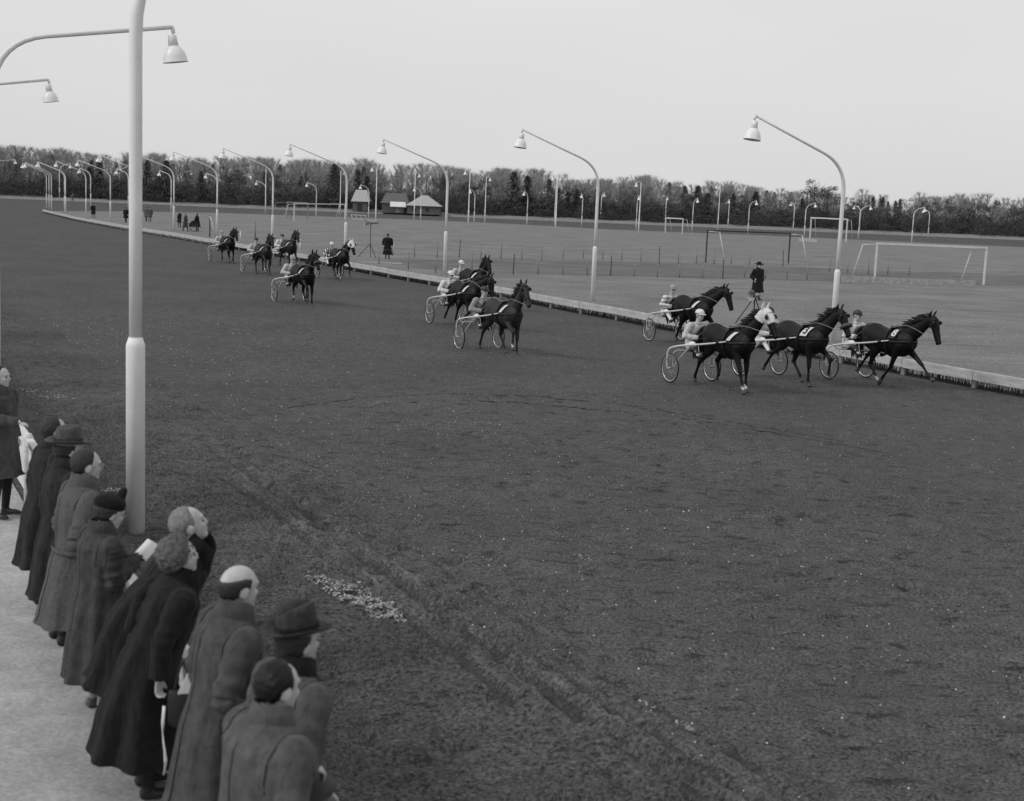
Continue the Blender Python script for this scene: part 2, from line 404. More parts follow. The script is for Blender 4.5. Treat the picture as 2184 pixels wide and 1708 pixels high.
# dark weeds growing behind and under the rail
rs = np.random.RandomState(2)
vs = []
for a, b in zip(rp[:-1], rp[1:]):
    n = 300 if b.y < 100 else 50
    d = (b - a); nn = Vector((d.y, -d.x, 0)).normalized() * -1
    for k in range(n):
        p = a + d * rs.rand() + nn * rs.uniform(0.08, 0.42) * 1.0
        p = a + d * rs.rand() + nn * rs.uniform(0.0, 0.35)
        h = rs.uniform(0.15, 0.40); wv = rs.uniform(0.006, 0.014); an = rs.uniform(0, 3.14)
        e = Vector((math.cos(an), math.sin(an), 0)) * wv
        vs += [p - e, p + e, p + Vector((rs.uniform(-.08, .08), rs.uniform(-.08, .08), h))]
va = np.array([tuple(v) for v in vs]); weeds = flatnp('weeds', va, np.arange(len(va)).reshape(-1, 3))
weed_m = mat('dark_weeds', 0.03, 0.9, 0.4, 6)
sb = MB()
for a, b in zip(rp[:-1], rp[1:]):
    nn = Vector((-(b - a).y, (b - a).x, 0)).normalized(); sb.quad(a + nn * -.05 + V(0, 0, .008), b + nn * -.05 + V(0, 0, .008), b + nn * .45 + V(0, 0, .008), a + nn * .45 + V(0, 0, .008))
struct('dark_strip', sb, ground_mat('dark_strip_ground', 0.022, 0.5, 0.3, scale=12), 'dark strip of ground beneath the low rail')  # very dark ground strip running along under the rail
o = obj('weeds', weeds, weed_m); tag(o, 'dark dry weeds growing behind and beneath the low white rail', 'weeds', None, 'stuff')

# ---------------------------------------------------------------- lamps
def lamp(H, reach, bend, zb, rl, ru, cz, slope, seg=14):
    """profile in the local XZ plane, arm towards +X"""
    t = thing('street_lamp', '', 'lamp post')
    obj('pole', sm(MB().tube([(0, 0, -0.1), (0, 0, cz - 0.04), (0, 0, cz + 0.0), (0, 0, cz + 0.09)], [rl, rl, rl * 0.99, ru * 1.05], seg)), lamp_white, t)
    pts = [V(0, 0, cz + 0.05), V(0, 0, (cz + zb) / 2), V(0, 0, zb)]
    zt = H - slope * (reach - bend)      # height where the straight arm begins
    for k in range(1, 9):
        u = k / 9.0                       # quadratic curve from vertical into the arm
        p0 = V(0, 0, zb); p2 = V(bend, 0, zt); p1 = V(0, 0, zt - slope * bend)
        pts.append((1 - u) ** 2 * p0 + 2 * u * (1 - u) * p1 + u * u * p2)
    pts += [V(bend, 0, zt), V(reach, 0, H)]
    nP = len(pts); rad = [ru + (ru * 0.6 - ru) * max(0, (i - 2)) / (nP - 3) for i in range(nP)]
    obj('arm', sm(MB().tube(pts, rad, seg, up=(0, 1, 0))), lamp_white, t)
    s = 1.0
    obj('bracket', sm(MB().tube([(reach + 0.0, 0, H + 0.03), (reach + 0.03, 0, H - 0.12), (reach + 0.0, 0, H - 0.20)], [0.045, 0.045, 0.03], 8)), lamp_white, t)
    Mx = Matrix.Rotation(R(-8), 3, 'Y')
    hp = [(0.0, 0.0), (0.085, 0.0), (0.098, -0.02), (0.115, -0.24), (0.10, -0.245)]
    sh = [(0.11, -0.24), (0.17, -0.30), (0.225, -0.38), (0.262, -0.48), (0.282, -0.60), (0.288, -0.615), (0.278, -0.615), (0.255, -0.48), (0.215, -0.38), (0.14, -0.29), (0.0, -0.28)]
    obj('lamp_holder', sm(MB().lathe(hp, 20, (reach, 0, H - 0.17), Mx)), lamp_shade_m, t)
    obj('lamp_shade', sm(MB().lathe(sh, 26, (reach, 0, H - 0.17), Mx)), lamp_shade_m, t)
    obj('bulb', sm(MB().ell(V(reach, 0, H - 0.17) + Mx @ V(0, 0, -0.40), (0.06, 0.06, 0.09), 10, 6)), mat('bulb_glass', 0.6, 0.15, 0.05, 3), t)
    return t
inner0 = lamp(7.4, 4.0, 1.0, 5.1, 0.10, 0.07, 2.38, 0.346)
outer0 = lamp(7.9, 3.9, 1.15, 6.0, 0.115, 0.078, 2.38, 0.16, 20)
far0 = lamp(6.0, 1.75, 0.9, 4.4, 0.10, 0.075, 1.95, 0.33, 8)
used = set()
def put_lamp(proto, x, y, ang, label, group, sc=1.0, z=0.0):
    p = P(x, y, 0); p.z = z
    if proto.name not in used:
        used.add(proto.name); proto.location = p; proto.rotation_euler = (0, 0, ang); proto['label'] = label; proto['group'] = group; proto.scale = (sc,) * 3
        return proto
    return dup(proto, p, ang, label, group, sc)
# inner row: pole foot pixel, arms reach over the track
inner = [(1775, 727), (1263.5, 642), (948, 586), (736, 552.6), (580.5, 526), (462.5, 505), (370.5, 492), (291, 480), (235.5, 470.5), (183.5, 461), (140, 455), (110, 449.5), (105, 446.5), (99.5, 445), (138, 452)]
for i, (x, y) in enumerate(inner):
    ang = math.atan2(-0.49, -0.87) + (0.0 if i < 8 else (i - 7) * 0.03)
    lab = ['largest lamp post of the inner row, right behind the leading horses', 'white arched lamp post behind the rail between the middle and leading horses',
           'white arched lamp post right behind the drivers of the middle group'][i] if i < 3 else '%s white arched lamp post from the right along the inner rail' % ORD[i]
    put_lamp(inner0, x, y, ang, lab, 'arched lamp posts along the inner rail', 0.985 if i < 8 else 0.93)
# outer row beside the spectators, arms reach over the track from the other side
oa = math.atan2(0.447, 0.894)
put_lamp(outer0, 289, 1142, oa, 'thick white lamp post beside the spectators, arm leaving the top of the photo', 'arched lamp posts along the spectators side')
tip1 = PY(367, 60, 31.0)
def by_tip(x, y, H=7.9, reach=3.9):
    d = cF + (x - CW / 2) / FPX * cR - (y - CH / 2) / FPX * cU
    k = (H - CAMZ) / d.z; p = Vector((d.x * k, d.y * k, 0))
    return p - Vector((math.cos(oa), math.sin(oa), 0)) * reach
for (x, y), lab in (((367, 58), 'white lamp arm with bell shade passing behind the near pole at upper left'),
                    ((103, 170), 'smaller white lamp arm and bell shade at the left edge')):
    dup(outer0, by_tip(x, y), oa, lab, 'arched lamp posts along the spectators side')
dup(outer0, by_tip(36, 339.6), oa + 0.3, 'far white lamp post at the left edge, its arm pointing right', 'arched lamp posts along the spectators side')
# far straight, both rows
fr_in = [(193.5, 441, 152), (274, 447, 239), (365, 451, 335), (462.5, 452, 440), (566, 454, 547), (674, 461, 657), (785.8, 465.4, 771), (897, 468.7, 885), (1011, 475, 1002.6), (1123.5, 479.6, 1115.7), (1240.2, 483.8, 1237), (1356.3, 490.8, 1357.4), (1475.5, 495.5, 1480.5), (1594.7, 500, 1604.5), (1714.9, 505.7, 1729), (1830.4, 509.5, 1850.9), (1944.2, 516.5, 1967.9)]
for i, (x, y, tx) in enumerate(fr_in):
    p = P(x, y); pxm = FPX / p.y
    c = max(-1, min(1, (tx - x) / (1.75 * pxm * 0.9) ))
    if i < 3: c = -1
    ang = -math.acos(c) if abs(c) < 1 else (math.pi if c < 0 else 0)
    lab = '%s small lamp post from the left on the infield edge of the far straight' % ORD[i]
    sc = 1.0 if i > 3 else 1.15
    if i == 0: far0.location = p; far0.rotation_euler = (0, 0, ang); far0['label'] = lab; far0['group'] = 'small lamp posts of the far straight'; far0.scale = (sc,) * 3; used.add(far0.name)
    else: dup(far0, p, ang, lab, 'small lamp posts of the far straight', sc)
fr_out = [(127, 427, 157, 349), (254.7, 431, 284, 355), (387, 435, 411.6, 363.5), (513, 441, 533.5, 371), (641.4, 444, 659.3, 378), (768, 449.6, 784.4, 384), (896.9, 455, 909, 391), (1018.9, 461, 1030.6, 398), (1147, 467.6, 1156.8, 405.5), (1280.5, 474, 1286.9, 411.6), (1418.4, 480, 1421.8, 419.5), (1552.2, 488, 1553.8, 425.6), (1691.2, 494, 1686.5, 432), (1832, 500, 1821.5, 439.3), (1979, 506, 1969.5, 447)]
for i, (x, y, tx, ty) in enumerate(fr_out):
    p = P(x, y); pxm = FPX / p.y
    sc = (y - ty) / (6.0 * pxm)
    c = max(-1, min(1, (tx - x) / (1.75 * sc * pxm)))
    ang = math.acos(c)
    dup(far0, p, ang, '%s small lamp post from the left before the woods beyond the far straight' % ORD[i], 'small lamp posts before the woods', sc)
# tall slim floodlight poles on the pitches
tall = [(566, 455.6, 359, 0), (725, 461, 366, 7), (801, 475, 359, -3), (883, 469, 371.6, 5), (998.4, 483.6, 366, -7), (1033.7, 475, 380, 6), (1184.5, 491.7, 378, -3), (1182.5, 480.5, 379, 7), (1361.6, 499.2, 391, -8), (1530.3, 492, 397, -9)]
tp0 = None
for i, (x, y, ty, hx) in enumerate(tall):
    p = P(x, y); pxm = FPX / p.y; H = (y - ty) / pxm
    lab = '%s tall slim floodlight pole from the left standing on the infield pitches' % ORD[i]
    t = thing('floodlight_pole', lab, 'floodlight pole', p, 0, 'tall floodlight poles on the infield')
    obj('pole', sm(MB().tube([(0, 0, -0.1), (0, 0, H * 0.3), (0, 0, H * 0.31), (0, 0, H)], [0.10, 0.10, 0.075, 0.05], 8)), lamp_white, t)
    sx = 1 if hx > 0 else -1
    if hx:
        obj('bracket', sm(MB().tube([(0, 0, H - 0.1), (sx * 0.35, -0.1, H + 0.15), (sx * 0.7, -0.1, H - 0.12)], 0.035, 6, n=3)), lamp_white, t)
        obj('lamp_shade', sm(MB().lathe([(0.0, 0.0), (0.08, 0), (0.1, -0.2), (0.25, -0.45), (0.29, -0.6), (0.27, -0.6), (0, -0.3)], 12, (sx * 0.72, -0.1, H - 0.1))), lamp_shade_m, t)

# ---------------------------------------------------------------- goals
def goal(pl, pr, h, m, label, depth=1.5, dirn=None, pw=0.06, netside=True, name='football_goal', hidden_back=False, sm_m=None):
    """pl, pr: feet of the posts; depth vector to the back"""
    t = thing(name, label, 'goal', pl, 0, 'football goals on the infield')
    e = pr - pl; sm_m = sm_m or m
    obj('post', MB().box((0, 0, h / 2), (pw, pw, h / 2)), m, t); obj('post', MB().box((e.x, e.y, h / 2), (pw, pw, h / 2)), m, t)
    ux = e.normalized(); M = Matrix(((ux.x, -ux.y, 0), (ux.y, ux.x, 0), (0, 0, 1)))
    obj('crossbar', MB().box(V(e.x / 2, e.y / 2, h + pw), (e.length / 2 + pw, pw, pw), M), m, t)
    dv = dirn or V(-ux.y, ux.x, 0)
    for q in (V(0, 0, 0), e):
        a = q + V(0, 0, h); b = a + dv * depth * 0.62 + V(0, 0, -0.06); c = q + dv * depth
        obj('stanchion', sm(MB().tube([a, b], 0.035, 6)), sm_m, t)
        obj('stanchion', sm(MB().tube([b, c], 0.035, 6)), sm_m, t)
    return t
pdark = mat('dark_goal_paint', 0.035, 0.6, 0.2, 5); pgrey = mat('grey_goal_paint', 0.22, 0.6, 0.2, 5)
goal(P(1505, 559.5), P(1681, 564.5), 2.5, pdark, 'dark goal frame with pale slanting side braces behind the man in black', 1.6, V(0.97, 0.05, 0).normalized(), sm_m=goal_white, pw=0.05)
pl = P(1865, 598); goal(pl, pl + V(7.3, 0.1, 0), 2.4, goal_white, 'large white goal frame behind the low pale board at the right', 1.5, V(-1.0, 0.15, 0).normalized())
goal(P(1727, 510.5), P(1804, 516), 3.4, goal_white, 'small white goal frame far away just left of the nearest rail lamp post', 1.2, pw=0.09)
goal(P(1418.6, 496), P(1455, 499), 2.5 * 0.95, goal_white, 'smallest white goal far away below the woods, beside a lamp post', 1.2, pw=0.08)
goal(P(627, 471), P(735, 468), 2.45, goal_white, 'far left white goal frame with one post behind a lamp post', 1.5, pw=0.07)
goal(P(611.5, 465.4), P(656, 468), 2.5, pgrey, 'grey goal frame with slanting side braces just behind the far left white goal', 3.2, V(-1, 0.4, 0).normalized(), pw=0.07)
# lying rail frame
t = thing('bench_frame', 'pale low frame like an overturned bench lying on the infield near the far straight', 'bench', P(748, 467.5), 0)
e = P(780, 468.5) - P(748, 467.5)
obj('rail', MB().box(e / 2 + V(0, 0, 0.75), (e.length / 2, 0.04, 0.04)), goal_white, t)
obj('rail', MB().box(e / 2 + V(0.5, -0.3, 0.06), (e.length / 2, 0.04, 0.04)), goal_white, t)
for k in range(4):
    a = e * (k / 3.3 + 0.02); obj('leg', sm(MB().tube([a + V(0, 0, 0.75), a + V(0.35, -0.2, 0.0)], 0.035, 6)), goal_white, t)
# pale low boards by the goals
def low_board(p0, p1, h, label, n):
    e = p1 - p0; t = thing('low_board', label, 'board', p0, math.atan2(e.y, e.x)); l = e.length / n
    for k in range(n):
        obj('plank', MB().box((l * (k + .5), 0, h * 0.26), (l / 2 - .01, .03, h * 0.24)), mat('pale_board', 0.36, 0.85, 0.3, 4, 0.2, 20), t)
        obj('plank', MB().box((l * (k + .5), 0.004, h * 0.76), (l / 2 - .01, .03, h * 0.24)), MATS['pale_board'], t)
low_board(P(1794, 602), P(2080, 612), 0.42, 'low pale plank board standing in front of the large white goal', 4)
low_board(P(1704, 514), P(1743, 516.5), 0.45, 'very small pale board at the foot of the far right goal', 2)

# ---------------------------------------------------------------- wire fences across the infield
def wire_fence(feet, hs, label, dark=()):
    t = thing('wire_fence', label, 'fence', feet[0]); o0 = feet[0]; prev = None
    for i, (p, h) in enumerate(zip(feet, hs)):
        m = post_dark if i in dark else post_grey; q = p - o0; lean = V(random.uniform(-.05, .05), random.uniform(-.03, .03), 0)
        hh = h * (1.15 if i in dark else 1)
        obj('post', sm(MB().tube([q + V(0, 0, -.05), q + V(0, 0, hh) + lean], [0.03, 0.025] if i in dark else [0.04, 0.033], 7)), m, t)
        if prev is not None:
            for zf in (0.92, 0.5):
                a = prev[0] + V(0, 0, prev[1] * zf); b = q + V(0, 0, h * zf); mid = (a + b) / 2 + V(0, 0, -0.03)
                obj('wire', sm(MB().tube([a, mid, b], 0.004, 4)), MATS.get('fence_wire') or mat('fence_wire', 0.2, 0.5, 0.1, 5, metal=0.5), t)
        prev = (q, h)
Z8 = lambda x, y: (1018.3 + x * .2798, 237.6 + y * .2798)
Z2 = lambda x, y: (1493.6 + x * .3162, 237.6 + y * .3162)
Z7 = lambda x, y: (475.2 + x * .2798, 291.9 + y * .2798)
low = [Z7(1190, 965), Z7(1412, 1010), Z7(1622, 1037), Z7(1900, 1012), Z8(80, 1240), Z8(272, 1243), Z8(462, 1243), Z8(650, 1245), Z8(835, 1247), Z8(1015, 1252), Z8(1192, 1260), Z8(1370, 1264), Z8(1540, 1268), Z8(1715, 1272), Z8(1870, 1275), Z2(298, 1118), Z2(437, 1128), Z2(582, 1131), Z2(720, 1137)]
low = sorted(low)
wire_fence([P(x, y) for x, y in low], [1.05] * len(low), 'nearer row of thin grey fence posts with wire crossing the infield', dark=(5, 9, 14))
up = [Z7(1295, 905), Z7(1462, 915), Z7(1635, 918), Z7(1802, 922), Z7(1965, 932), Z7(2120, 932), Z8(178, 1120), Z8(338, 1132), Z8(490, 1138), Z8(650, 1140), Z8(805, 1117), Z8(955, 1125), Z8(1098, 1137), Z8(1243, 1147), Z8(1385, 1160), Z8(1530, 1162), Z8(1667, 1162), Z8(1803, 1163), Z8(1933, 1166), Z2(207, 1033), Z2(330, 1036), Z2(557, 1046), Z2(870, 1082), Z2(993, 1092), Z2(1133, 1098), Z2(1262, 1104), Z2(1408, 1108)]
wire_fence([P(x, y) for x, y in sorted(up)], [1.15] * len(up), 'farther row of thin fence posts with wire behind the trodden infield strip', dark=(3, 14, 21))
def lone_post(x, y, h, r, m, label, strut=None):
    t = thing('wooden_post', label, 'post', P(x, y))
    obj('shaft', sm(MB().tube([(0, 0, -.1), (0.0, 0, h)], [r, r * .85], 8)), m, t)
    if strut: obj('strut', sm(MB().tube([(0, 0, h * .96), strut], [0.06, 0.06], 8)), goal_white, t)
d1 = P(459.4, 500.5) - P(447.4, 513)
pp = P(447.4, 506)
lone_post(447.4, 506, 1.9, 0.055, post_dark, 'dark post with a pale slanting strut behind the rail at the left', V(0.5, 0.2, 0))
lone_post(544.2, 506.6, 1.55, 0.07, post_grey, 'lone thick wooden post on the infield between two left lamp posts')
lone_post(512.7, 515, 0.85, 0.05, goal_white, 'short white post behind the rail right of the leftmost horse')
lone_post(639.3, 537, 0.95, 0.05, goal_white, 'short white post in front of the dark brown horse by the rail')
lone_post(838.4, 543.5, 0.95, 0.05, goal_white, 'short white post right beside the man walking on the infield')
lone_post(808.6, 560, 0.55, 0.04, goal_white, 'very short white stake on the sand strip')

# ---------------------------------------------------------------- loudspeakers on tripods
horn_m = mat('painted_horn', 0.30, 0.5, 0.15, 8); horn_d = mat('horn_inside', 0.12, 0.6, 0.15, 8)
def loudspeaker(loc, hz, hr, hl, rot, feet, apex, label, name='loudspeaker'):
    t = thing(name, label, 'loudspeaker', loc, 0, 'horn loudspeakers on tripods')
    M = Matrix.Rotation(rot, 3, 'Z') @ Matrix.Rotation(R(90), 3, 'Y')
    c = V(0, 0, hz)
    prof = [(0.0, -hl * 0.55), (hr * .36, -hl * .55), (hr * .38, -hl * .2), (hr * .34, -hl * .18), (hr * .40, 0.0), (hr * .55, hl * .2), (hr * .8, hl * .37), (hr, hl * .45), (hr * 1.03, hl * .46), (hr * .97, hl * .45), (hr * .75, hl * .35), (hr * .45, hl * .15), (hr * .3, 0.0), (0, -hl * .1)]
    obj('horn', sm(MB().lathe(prof, 26, c, M)), horn_m, t)
    obj('throat', sm(MB().ell(c + M @ V(0, 0, hl * .2), (hr * .25,) * 3, 12, 8)), horn_d, t)
    obj('stand_pole', sm(MB().tube([(0, 0, apex * .6), (0, 0, hz - hr * .3)], 0.022, 8)), leather, t)
    obj('yoke', sm(MB().tube([c + M @ V(0, -hr * .45, -hl * .3), c + V(0, 0, -hr * .55), c + M @ V(0, hr * .45, -hl * .3)], 0.02, 6, n=4)), leather, t)
    for f in feet: obj('leg', sm(MB().tube([(0, 0, apex), f], 0.02, 7)), leather, t)
loudspeaker(P(789, 549), 2.42, 0.30, 0.95, R(195), [V(-0.85, 0.0, 0), V(0.42, -0.1, 0), V(0.0, 0.5, 0)], 0.95, 'grey horn loudspeaker on a tall tripod beside the man walking on the infield')
loudspeaker(P(1606, 690), 1.08, 0.21, 0.50, R(222), [V(-0.68, -0.05, 0.0), V(0.42, 0.0, 0), V(0.1, 0.45, 0)], 1.05, 'grey horn loudspeaker on a low tripod behind the white hooded horse')

# ---------------------------------------------------------------- spectators' barrier
bt = thing('barrier', 'white panelled barrier between the spectators and the grass verge', 'barrier', TS(0.0, 0, ZG), math.atan2(SD.y, SD.x))
for k in range(0, 30):
    s0 = -2 + k * 1.9
    mb = MB(); mb.tube([(s0, 0, -.1), (s0, 0, 0.82), (s0, 0, 0.87)], [0.06, 0.06, 0.035], 12)
    obj('post', sm(mb), wood_paint, bt)
    obj('top_rail', MB().box((s0 + .95, 0, 0.79), (0.88, 0.045, 0.03)), wood_paint, bt)
    obj('panel', MB().box((s0 + .95, -0.0, 0.42), (0.88, 0.012, 0.32)), wood_paint, bt)
    if s0 > 40: break

# ---------------------------------------------------------------- leaf litter, grass blades, pebbles
rs = np.random.RandomState(11)
def clump(name, label, spots, n, size, m, cat='leaves'):
    vv = []; 
    for (x, y, rx, ry, k) in spots:
        c = P(x, y, 0.05)
        for q in range(k):
            a = rs.rand() * 6.283; r = math.sqrt(rs.rand())
            px, py = c.x + rx * r * math.cos(a) - ry * 0.4 * r * math.sin(a), c.y + ry * r * math.sin(a) - 0.6 * rx * r * math.cos(a)
            tt = (px * TD.x + py * TD.y) - TO; ss = px * SD.x + py * SD.y
            z = max(gz(tt, ss), 0.0) + 0.02 + 0.03 * rs.rand()
            if mnoise.noise(Vector((px * 6, py * 6, 0))) < .0 - .2 * rs.rand(): continue
            u = rs.rand() * 6.283; s = size * rs.uniform(.5, 1.3)
            e1 = np.array([math.cos(u), math.sin(u), rs.uniform(-.5, .5)]) * s; e2 = np.array([-math.sin(u), math.cos(u), rs.uniform(-.5, .5)]) * s * .6
            p = np.array([px, py, z])
            vv += [p - e1, p - e2 * .9, p + e1, p + e2]
    va = np.array(vv); me = flatnp(name, va, np.arange(len(va)).reshape(-1, 4))
    o = obj(name, me, m); tag(o, label, cat, None, 'stuff'); return o
leaf_m = mat('pale_dead_leaves', 0.34, 0.8, 0.5, 20)
clump('dead_leaves', 'scattered pale dead leaves in heaps on the muddy verge', [(770, 1300, 0.42, 0.5, 1100), (705, 1268, 0.3, 0.4, 420), (815, 1325, 0.24, 0.35, 560), (60, 840, 1.3, 0.5, 350), (228, 1047, 0.6, 0.12, 260), (1395, 1545, 0.12, 0.08, 70), (1462, 1592, 0.08, 0.06, 40), (1255, 1210, .1, .06, 10), (1010, 1370, 0.1, 0.06, 20), (505, 884, .3, .05, 20)], 0, 0.018, leaf_m)
# pebbles / light crumbs over the track
vv = []; 
for q in range(6000):
    s = rs.uniform(-6, 45); t = 3.6 + rs.rand() ** 1.2 * 24
    p = TS(t, s); z = gz(t, s) if t < 15.8 and s < 59 else 0.0
    r = rs.uniform(0.004, 0.011) * (1.0 if t < 9 else 0.75) * (1.0 if rs.rand() > .06 else 1.7)
    for k in range(4):
        a = 2.1 * k; vv.append((p.x + (r * math.cos(a) if k < 3 else 0), p.y + (r * math.sin(a) if k < 3 else 0), z + (0 if k < 3 else r * 1.2)))
va = np.array(vv); i4 = np.arange(0, len(va), 4)[:, None]
fc = np.concatenate([i4 + np.array([[0, 1, 3]]), i4 + np.array([[1, 2, 3]]), i4 + np.array([[2, 0, 3]])])
o = obj('pebbles', flatnp('pebbles', va, fc), mat('pale_pebbles', 0.7, 0.7, 0.4, 30)); tag(o, 'tiny pale pebbles scattered over the dark track', 'pebbles', None, 'stuff')
# short grass on the verge
def blades(n, tmin, tmax, smin, smax, h, wd, seed, thr=-1.0):
    r = np.random.RandomState(seed); t = r.uniform(tmin, tmax, n); s = smin + (smax - smin) * r.rand(n) ** 1.3
    dens = vnoise(s, t, 0.7, 5, 3) + 0.5 * r.rand(n) - 0.25 + 0.3 * (1.9 - t) / 2
    k = dens > thr; t = t[k]; s = s[k]; n = len(t)
    j = np.clip(np.searchsorted(t_, t), 0, len(t_) - 1); i = np.clip(np.searchsorted(s_, s), 0, ns - 1); z = zz[i, j] - 0.004
    x = (t + TO) * TD.x + s * SD.x; y = (t + TO) * TD.y + s * SD.y
    a = r.uniform(0, 6.283, n); hh = h * r.uniform(.5, 1.4, n); ww = wd * r.uniform(.6, 1.4, n); l = hh * r.uniform(.2, 1.1, n); b = r.uniform(0, 6.283, n)
    A = np.stack([x - np.cos(a) * ww, y - np.sin(a) * ww, z], 1); B = np.stack([x + np.cos(a) * ww, y + np.sin(a) * ww, z], 1); Cc = np.stack([x + np.cos(b) * l, y + np.sin(b) * l, z + hh], 1)
    va = np.stack([A, B, Cc], 1).reshape(-1, 3); return va
va = np.concatenate([blades(190000, -0.2, 4.2, -5, 30, 0.035, 0.004, 1, -0.12), blades(40000, -0.2, 3.4, -5, 12, 0.06, 0.0035, 2, 0.1)])
o = obj('grass', flatnp('grass', va, np.arange(len(va)).reshape(-1, 3)), mat('verge_grass_blades', 0.13, 0.8, 0.6, 1.2)); tag(o, 'short sparse trampled grass on the verge', 'grass', None, 'stuff')
# grass fringe along the rail top side and far bank
vv = []
r = np.random.RandomState(5)
bank_m = mat('dry_bank_grass', 0.20, 0.9, 0.35, 1.5)
bl = [P(x, 382 + 40.5 + 0.041 * x, 0) for x in np.linspace(-200, 2500, 60)]
bv = []; 
for p in bl: bv += [(p.x, p.y, -0.02), (p.x, p.y + 4, 0.55 + r.uniform(-.15, .15)), (p.x, p.y + 8, 0.7 + r.uniform(-.15, .15)), (p.x, p.y + 60, 0.7)]
bi = np.arange(len(bv)).reshape(-1, 4)
fc = np.concatenate([np.stack([bi[:-1, k], bi[1:, k], bi[1:, k + 1], bi[:-1, k + 1]], 1) for k in range(3)])
struct('grass_bank', flatnp('grass_bank', np.array(bv), fc), bank_m, 'low bank of dry grass between the far straight and the woods')

# ---------------------------------------------------------------- farm buildings at the wood edge
def house(x0, x1, ybase, Y, wall_h, ridge_h, depth, hip, label, name, wallm, roofm):
    a = P(x0, ybase); k = Y / a.y; a = V(a.x * k, Y, 0.3); b = P(x1, ybase); b = V(b.x * Y / b.y, Y, 0.3); l = (b - a).length
    t = thing(name, label, 'building', a, 0)
    obj('wall', MB().box((l / 2, depth / 2, wall_h / 2), (l / 2, depth / 2, wall_h / 2)), wallm, t)
    ov = 0.4; z0 = wall_h; z1 = ridge_h
    mb = MB(); mb.v = [V(-ov, -ov, z0), V(l + ov, -ov, z0), V(l + ov, depth + ov, z0), V(-ov, depth + ov, z0), V(hip, depth / 2, z1), V(l - hip, depth / 2, z1)]
    for f in ((0, 1, 5, 4), (1, 2, 5), (2, 3, 4, 5), (3, 0, 4)): mb.face(f)
    mb.face((3, 2, 1, 0))
    obj('roof', mb, roofm, t); return t, l
slate = mat('weathered_roof', 0.36, 0.7, 0.2, 1.2, 0.2, 6, stretch=(6, 1, 1)); oldroof = mat('dull_tile_roof', 0.11, 0.8, 0.2, 2); plaster = mat('grey_plaster_wall', 0.11, 0.9, 0.2, 1.5); whitep = mat('whitewashed_wall', 0.32, 0.9, 0.15, 1.5)
t, l = house(868, 937, 457, 314, 1.9, 4.3, 7, 3.0, 'farm building with a pale hipped roof at the wood edge', 'farm_building', plaster, slate)
for k in range(2): obj('window', MB().box((1.6 + 3 * k, -.03, 1.1), (.45, .04, .35)), post_dark, t)
t, l = house(815, 867, 452, 316, 2.2, 4.6, 7, 0.5, 'long dull roofed barn adjoining the pale roofed farm building', 'barn', plaster, oldroof)
mb = MB(); mb.quad((l * .35, -2.2, 1.5), (l + 0.1, -2.2, 1.5), (l - .3, -.35, 2.6), (l * .35 - .1, -.35, 2.6)); mb.quad((l * .35, -2.2, 1.42), (l * .35 - .1, -.35, 2.52), (l - .3, -.35, 2.52), (l + .1, -2.2, 1.42))
obj('lean_to_roof', mb, mat('pale_sheet_roof', 0.60, 0.6, 0.1, 2), t)
obj('door', MB().box((l * .72, -.05, 1.0), (.9, .06, .9)), whitep, t)
t, l = house(752, 782, 447, 318, 2.3, 5.0, 6, 0.3, 'small shed with a pale pitched roof left of the barn', 'shed', plaster, slate)
obj('door', MB().box((l * .5, -.03, .9), (.5, .04, .9)), post_dark, t)

# ---------------------------------------------------------------- woods
bark = mat('grey_bark', 0.10, 0.9, 0.3, 3); twig_m = mat('bare_twigs', 0.32, 0.9, 0.3, 0.8); conif = mat('conifer_needles', 0.095, 0.9, 0.4, 0.6); pine_m = mat('pine_needles', 0.085, 0.9, 0.4, 0.6); bush_m = mat('dark_undergrowth', 0.065, 0.9, 0.45, 0.5)
def trunk_mesh(H, r, limbs, seed, spread=.5, start=.3):
    rr_ = random.Random(seed); mb = MB(); bend = [V(rr_.uniform(-.02, .02) * H, rr_.uniform(-.02, .02) * H, H * q) for q in (0, .25, .5, .75, 1)]
    bend[0] = V(0, 0, -.2); mb.tube(bend, [r, r * .8, r * .6, r * .38, r * .1], 6, n=2)
    tips = []
    for k in range(limbs):
        z = H * (start + (0.95 - start) * k / limbs); a = k * 2.4 + rr_.uniform(-.4, .4); L_ = H * spread * (1.05 - .75 * (k / limbs)) * rr_.uniform(.7, 1.1)
        p0 = V(0, 0, z); p1 = p0 + V(math.cos(a), math.sin(a), .75) * L_ * .5; p2 = p0 + V(math.cos(a) * .85, math.sin(a) * .85, 1.15) * L_
        if p2.z > H: p2.z = H * rr_.uniform(.93, 1.0)
        mb.tube([p0, p1, p2], [r * .36 * (1 - k / limbs * .6), r * .2, r * .05], 4, n=2); tips.append((p0, p1, p2))
    return mb, tips
def bare_tree(H, seed):
    mb, tips = trunk_mesh(H, H * .018, 16, seed, .42, .25); r_ = np.random.RandomState(seed); vv = []
    segs = [(a, b) for (a, b, c) in tips] + [(V(0, 0, H * .15), V(0, 0, H * .9))] + [(b, c) for (a, b, c) in tips] + [(b, c) for (a, b, c) in tips]
    for q in range(1700):
        a, b = segs[r_.randint(len(segs))]; p = a.lerp(b, r_.rand()); d = V(*(r_.randn(3) * [.6, .6, .45])) + V(0, 0, .75); d = d.normalized() * r_.uniform(.35, 1.25) * H / 11
        q2 = p + d; q2.z = min(q2.z, H * 1.03); e = V(*r_.randn(3)).normalized() * 0.017
        vv += [tuple(p - e), tuple(p + e), tuple(q2)]
        d2 = (d + V(*(r_.randn(3) * .5))) * .6; m = p.lerp(q2, .5); vv += [tuple(m - e * .7), tuple(m + e * .7), tuple(m + d2)]
    return mb, np.array(vv)
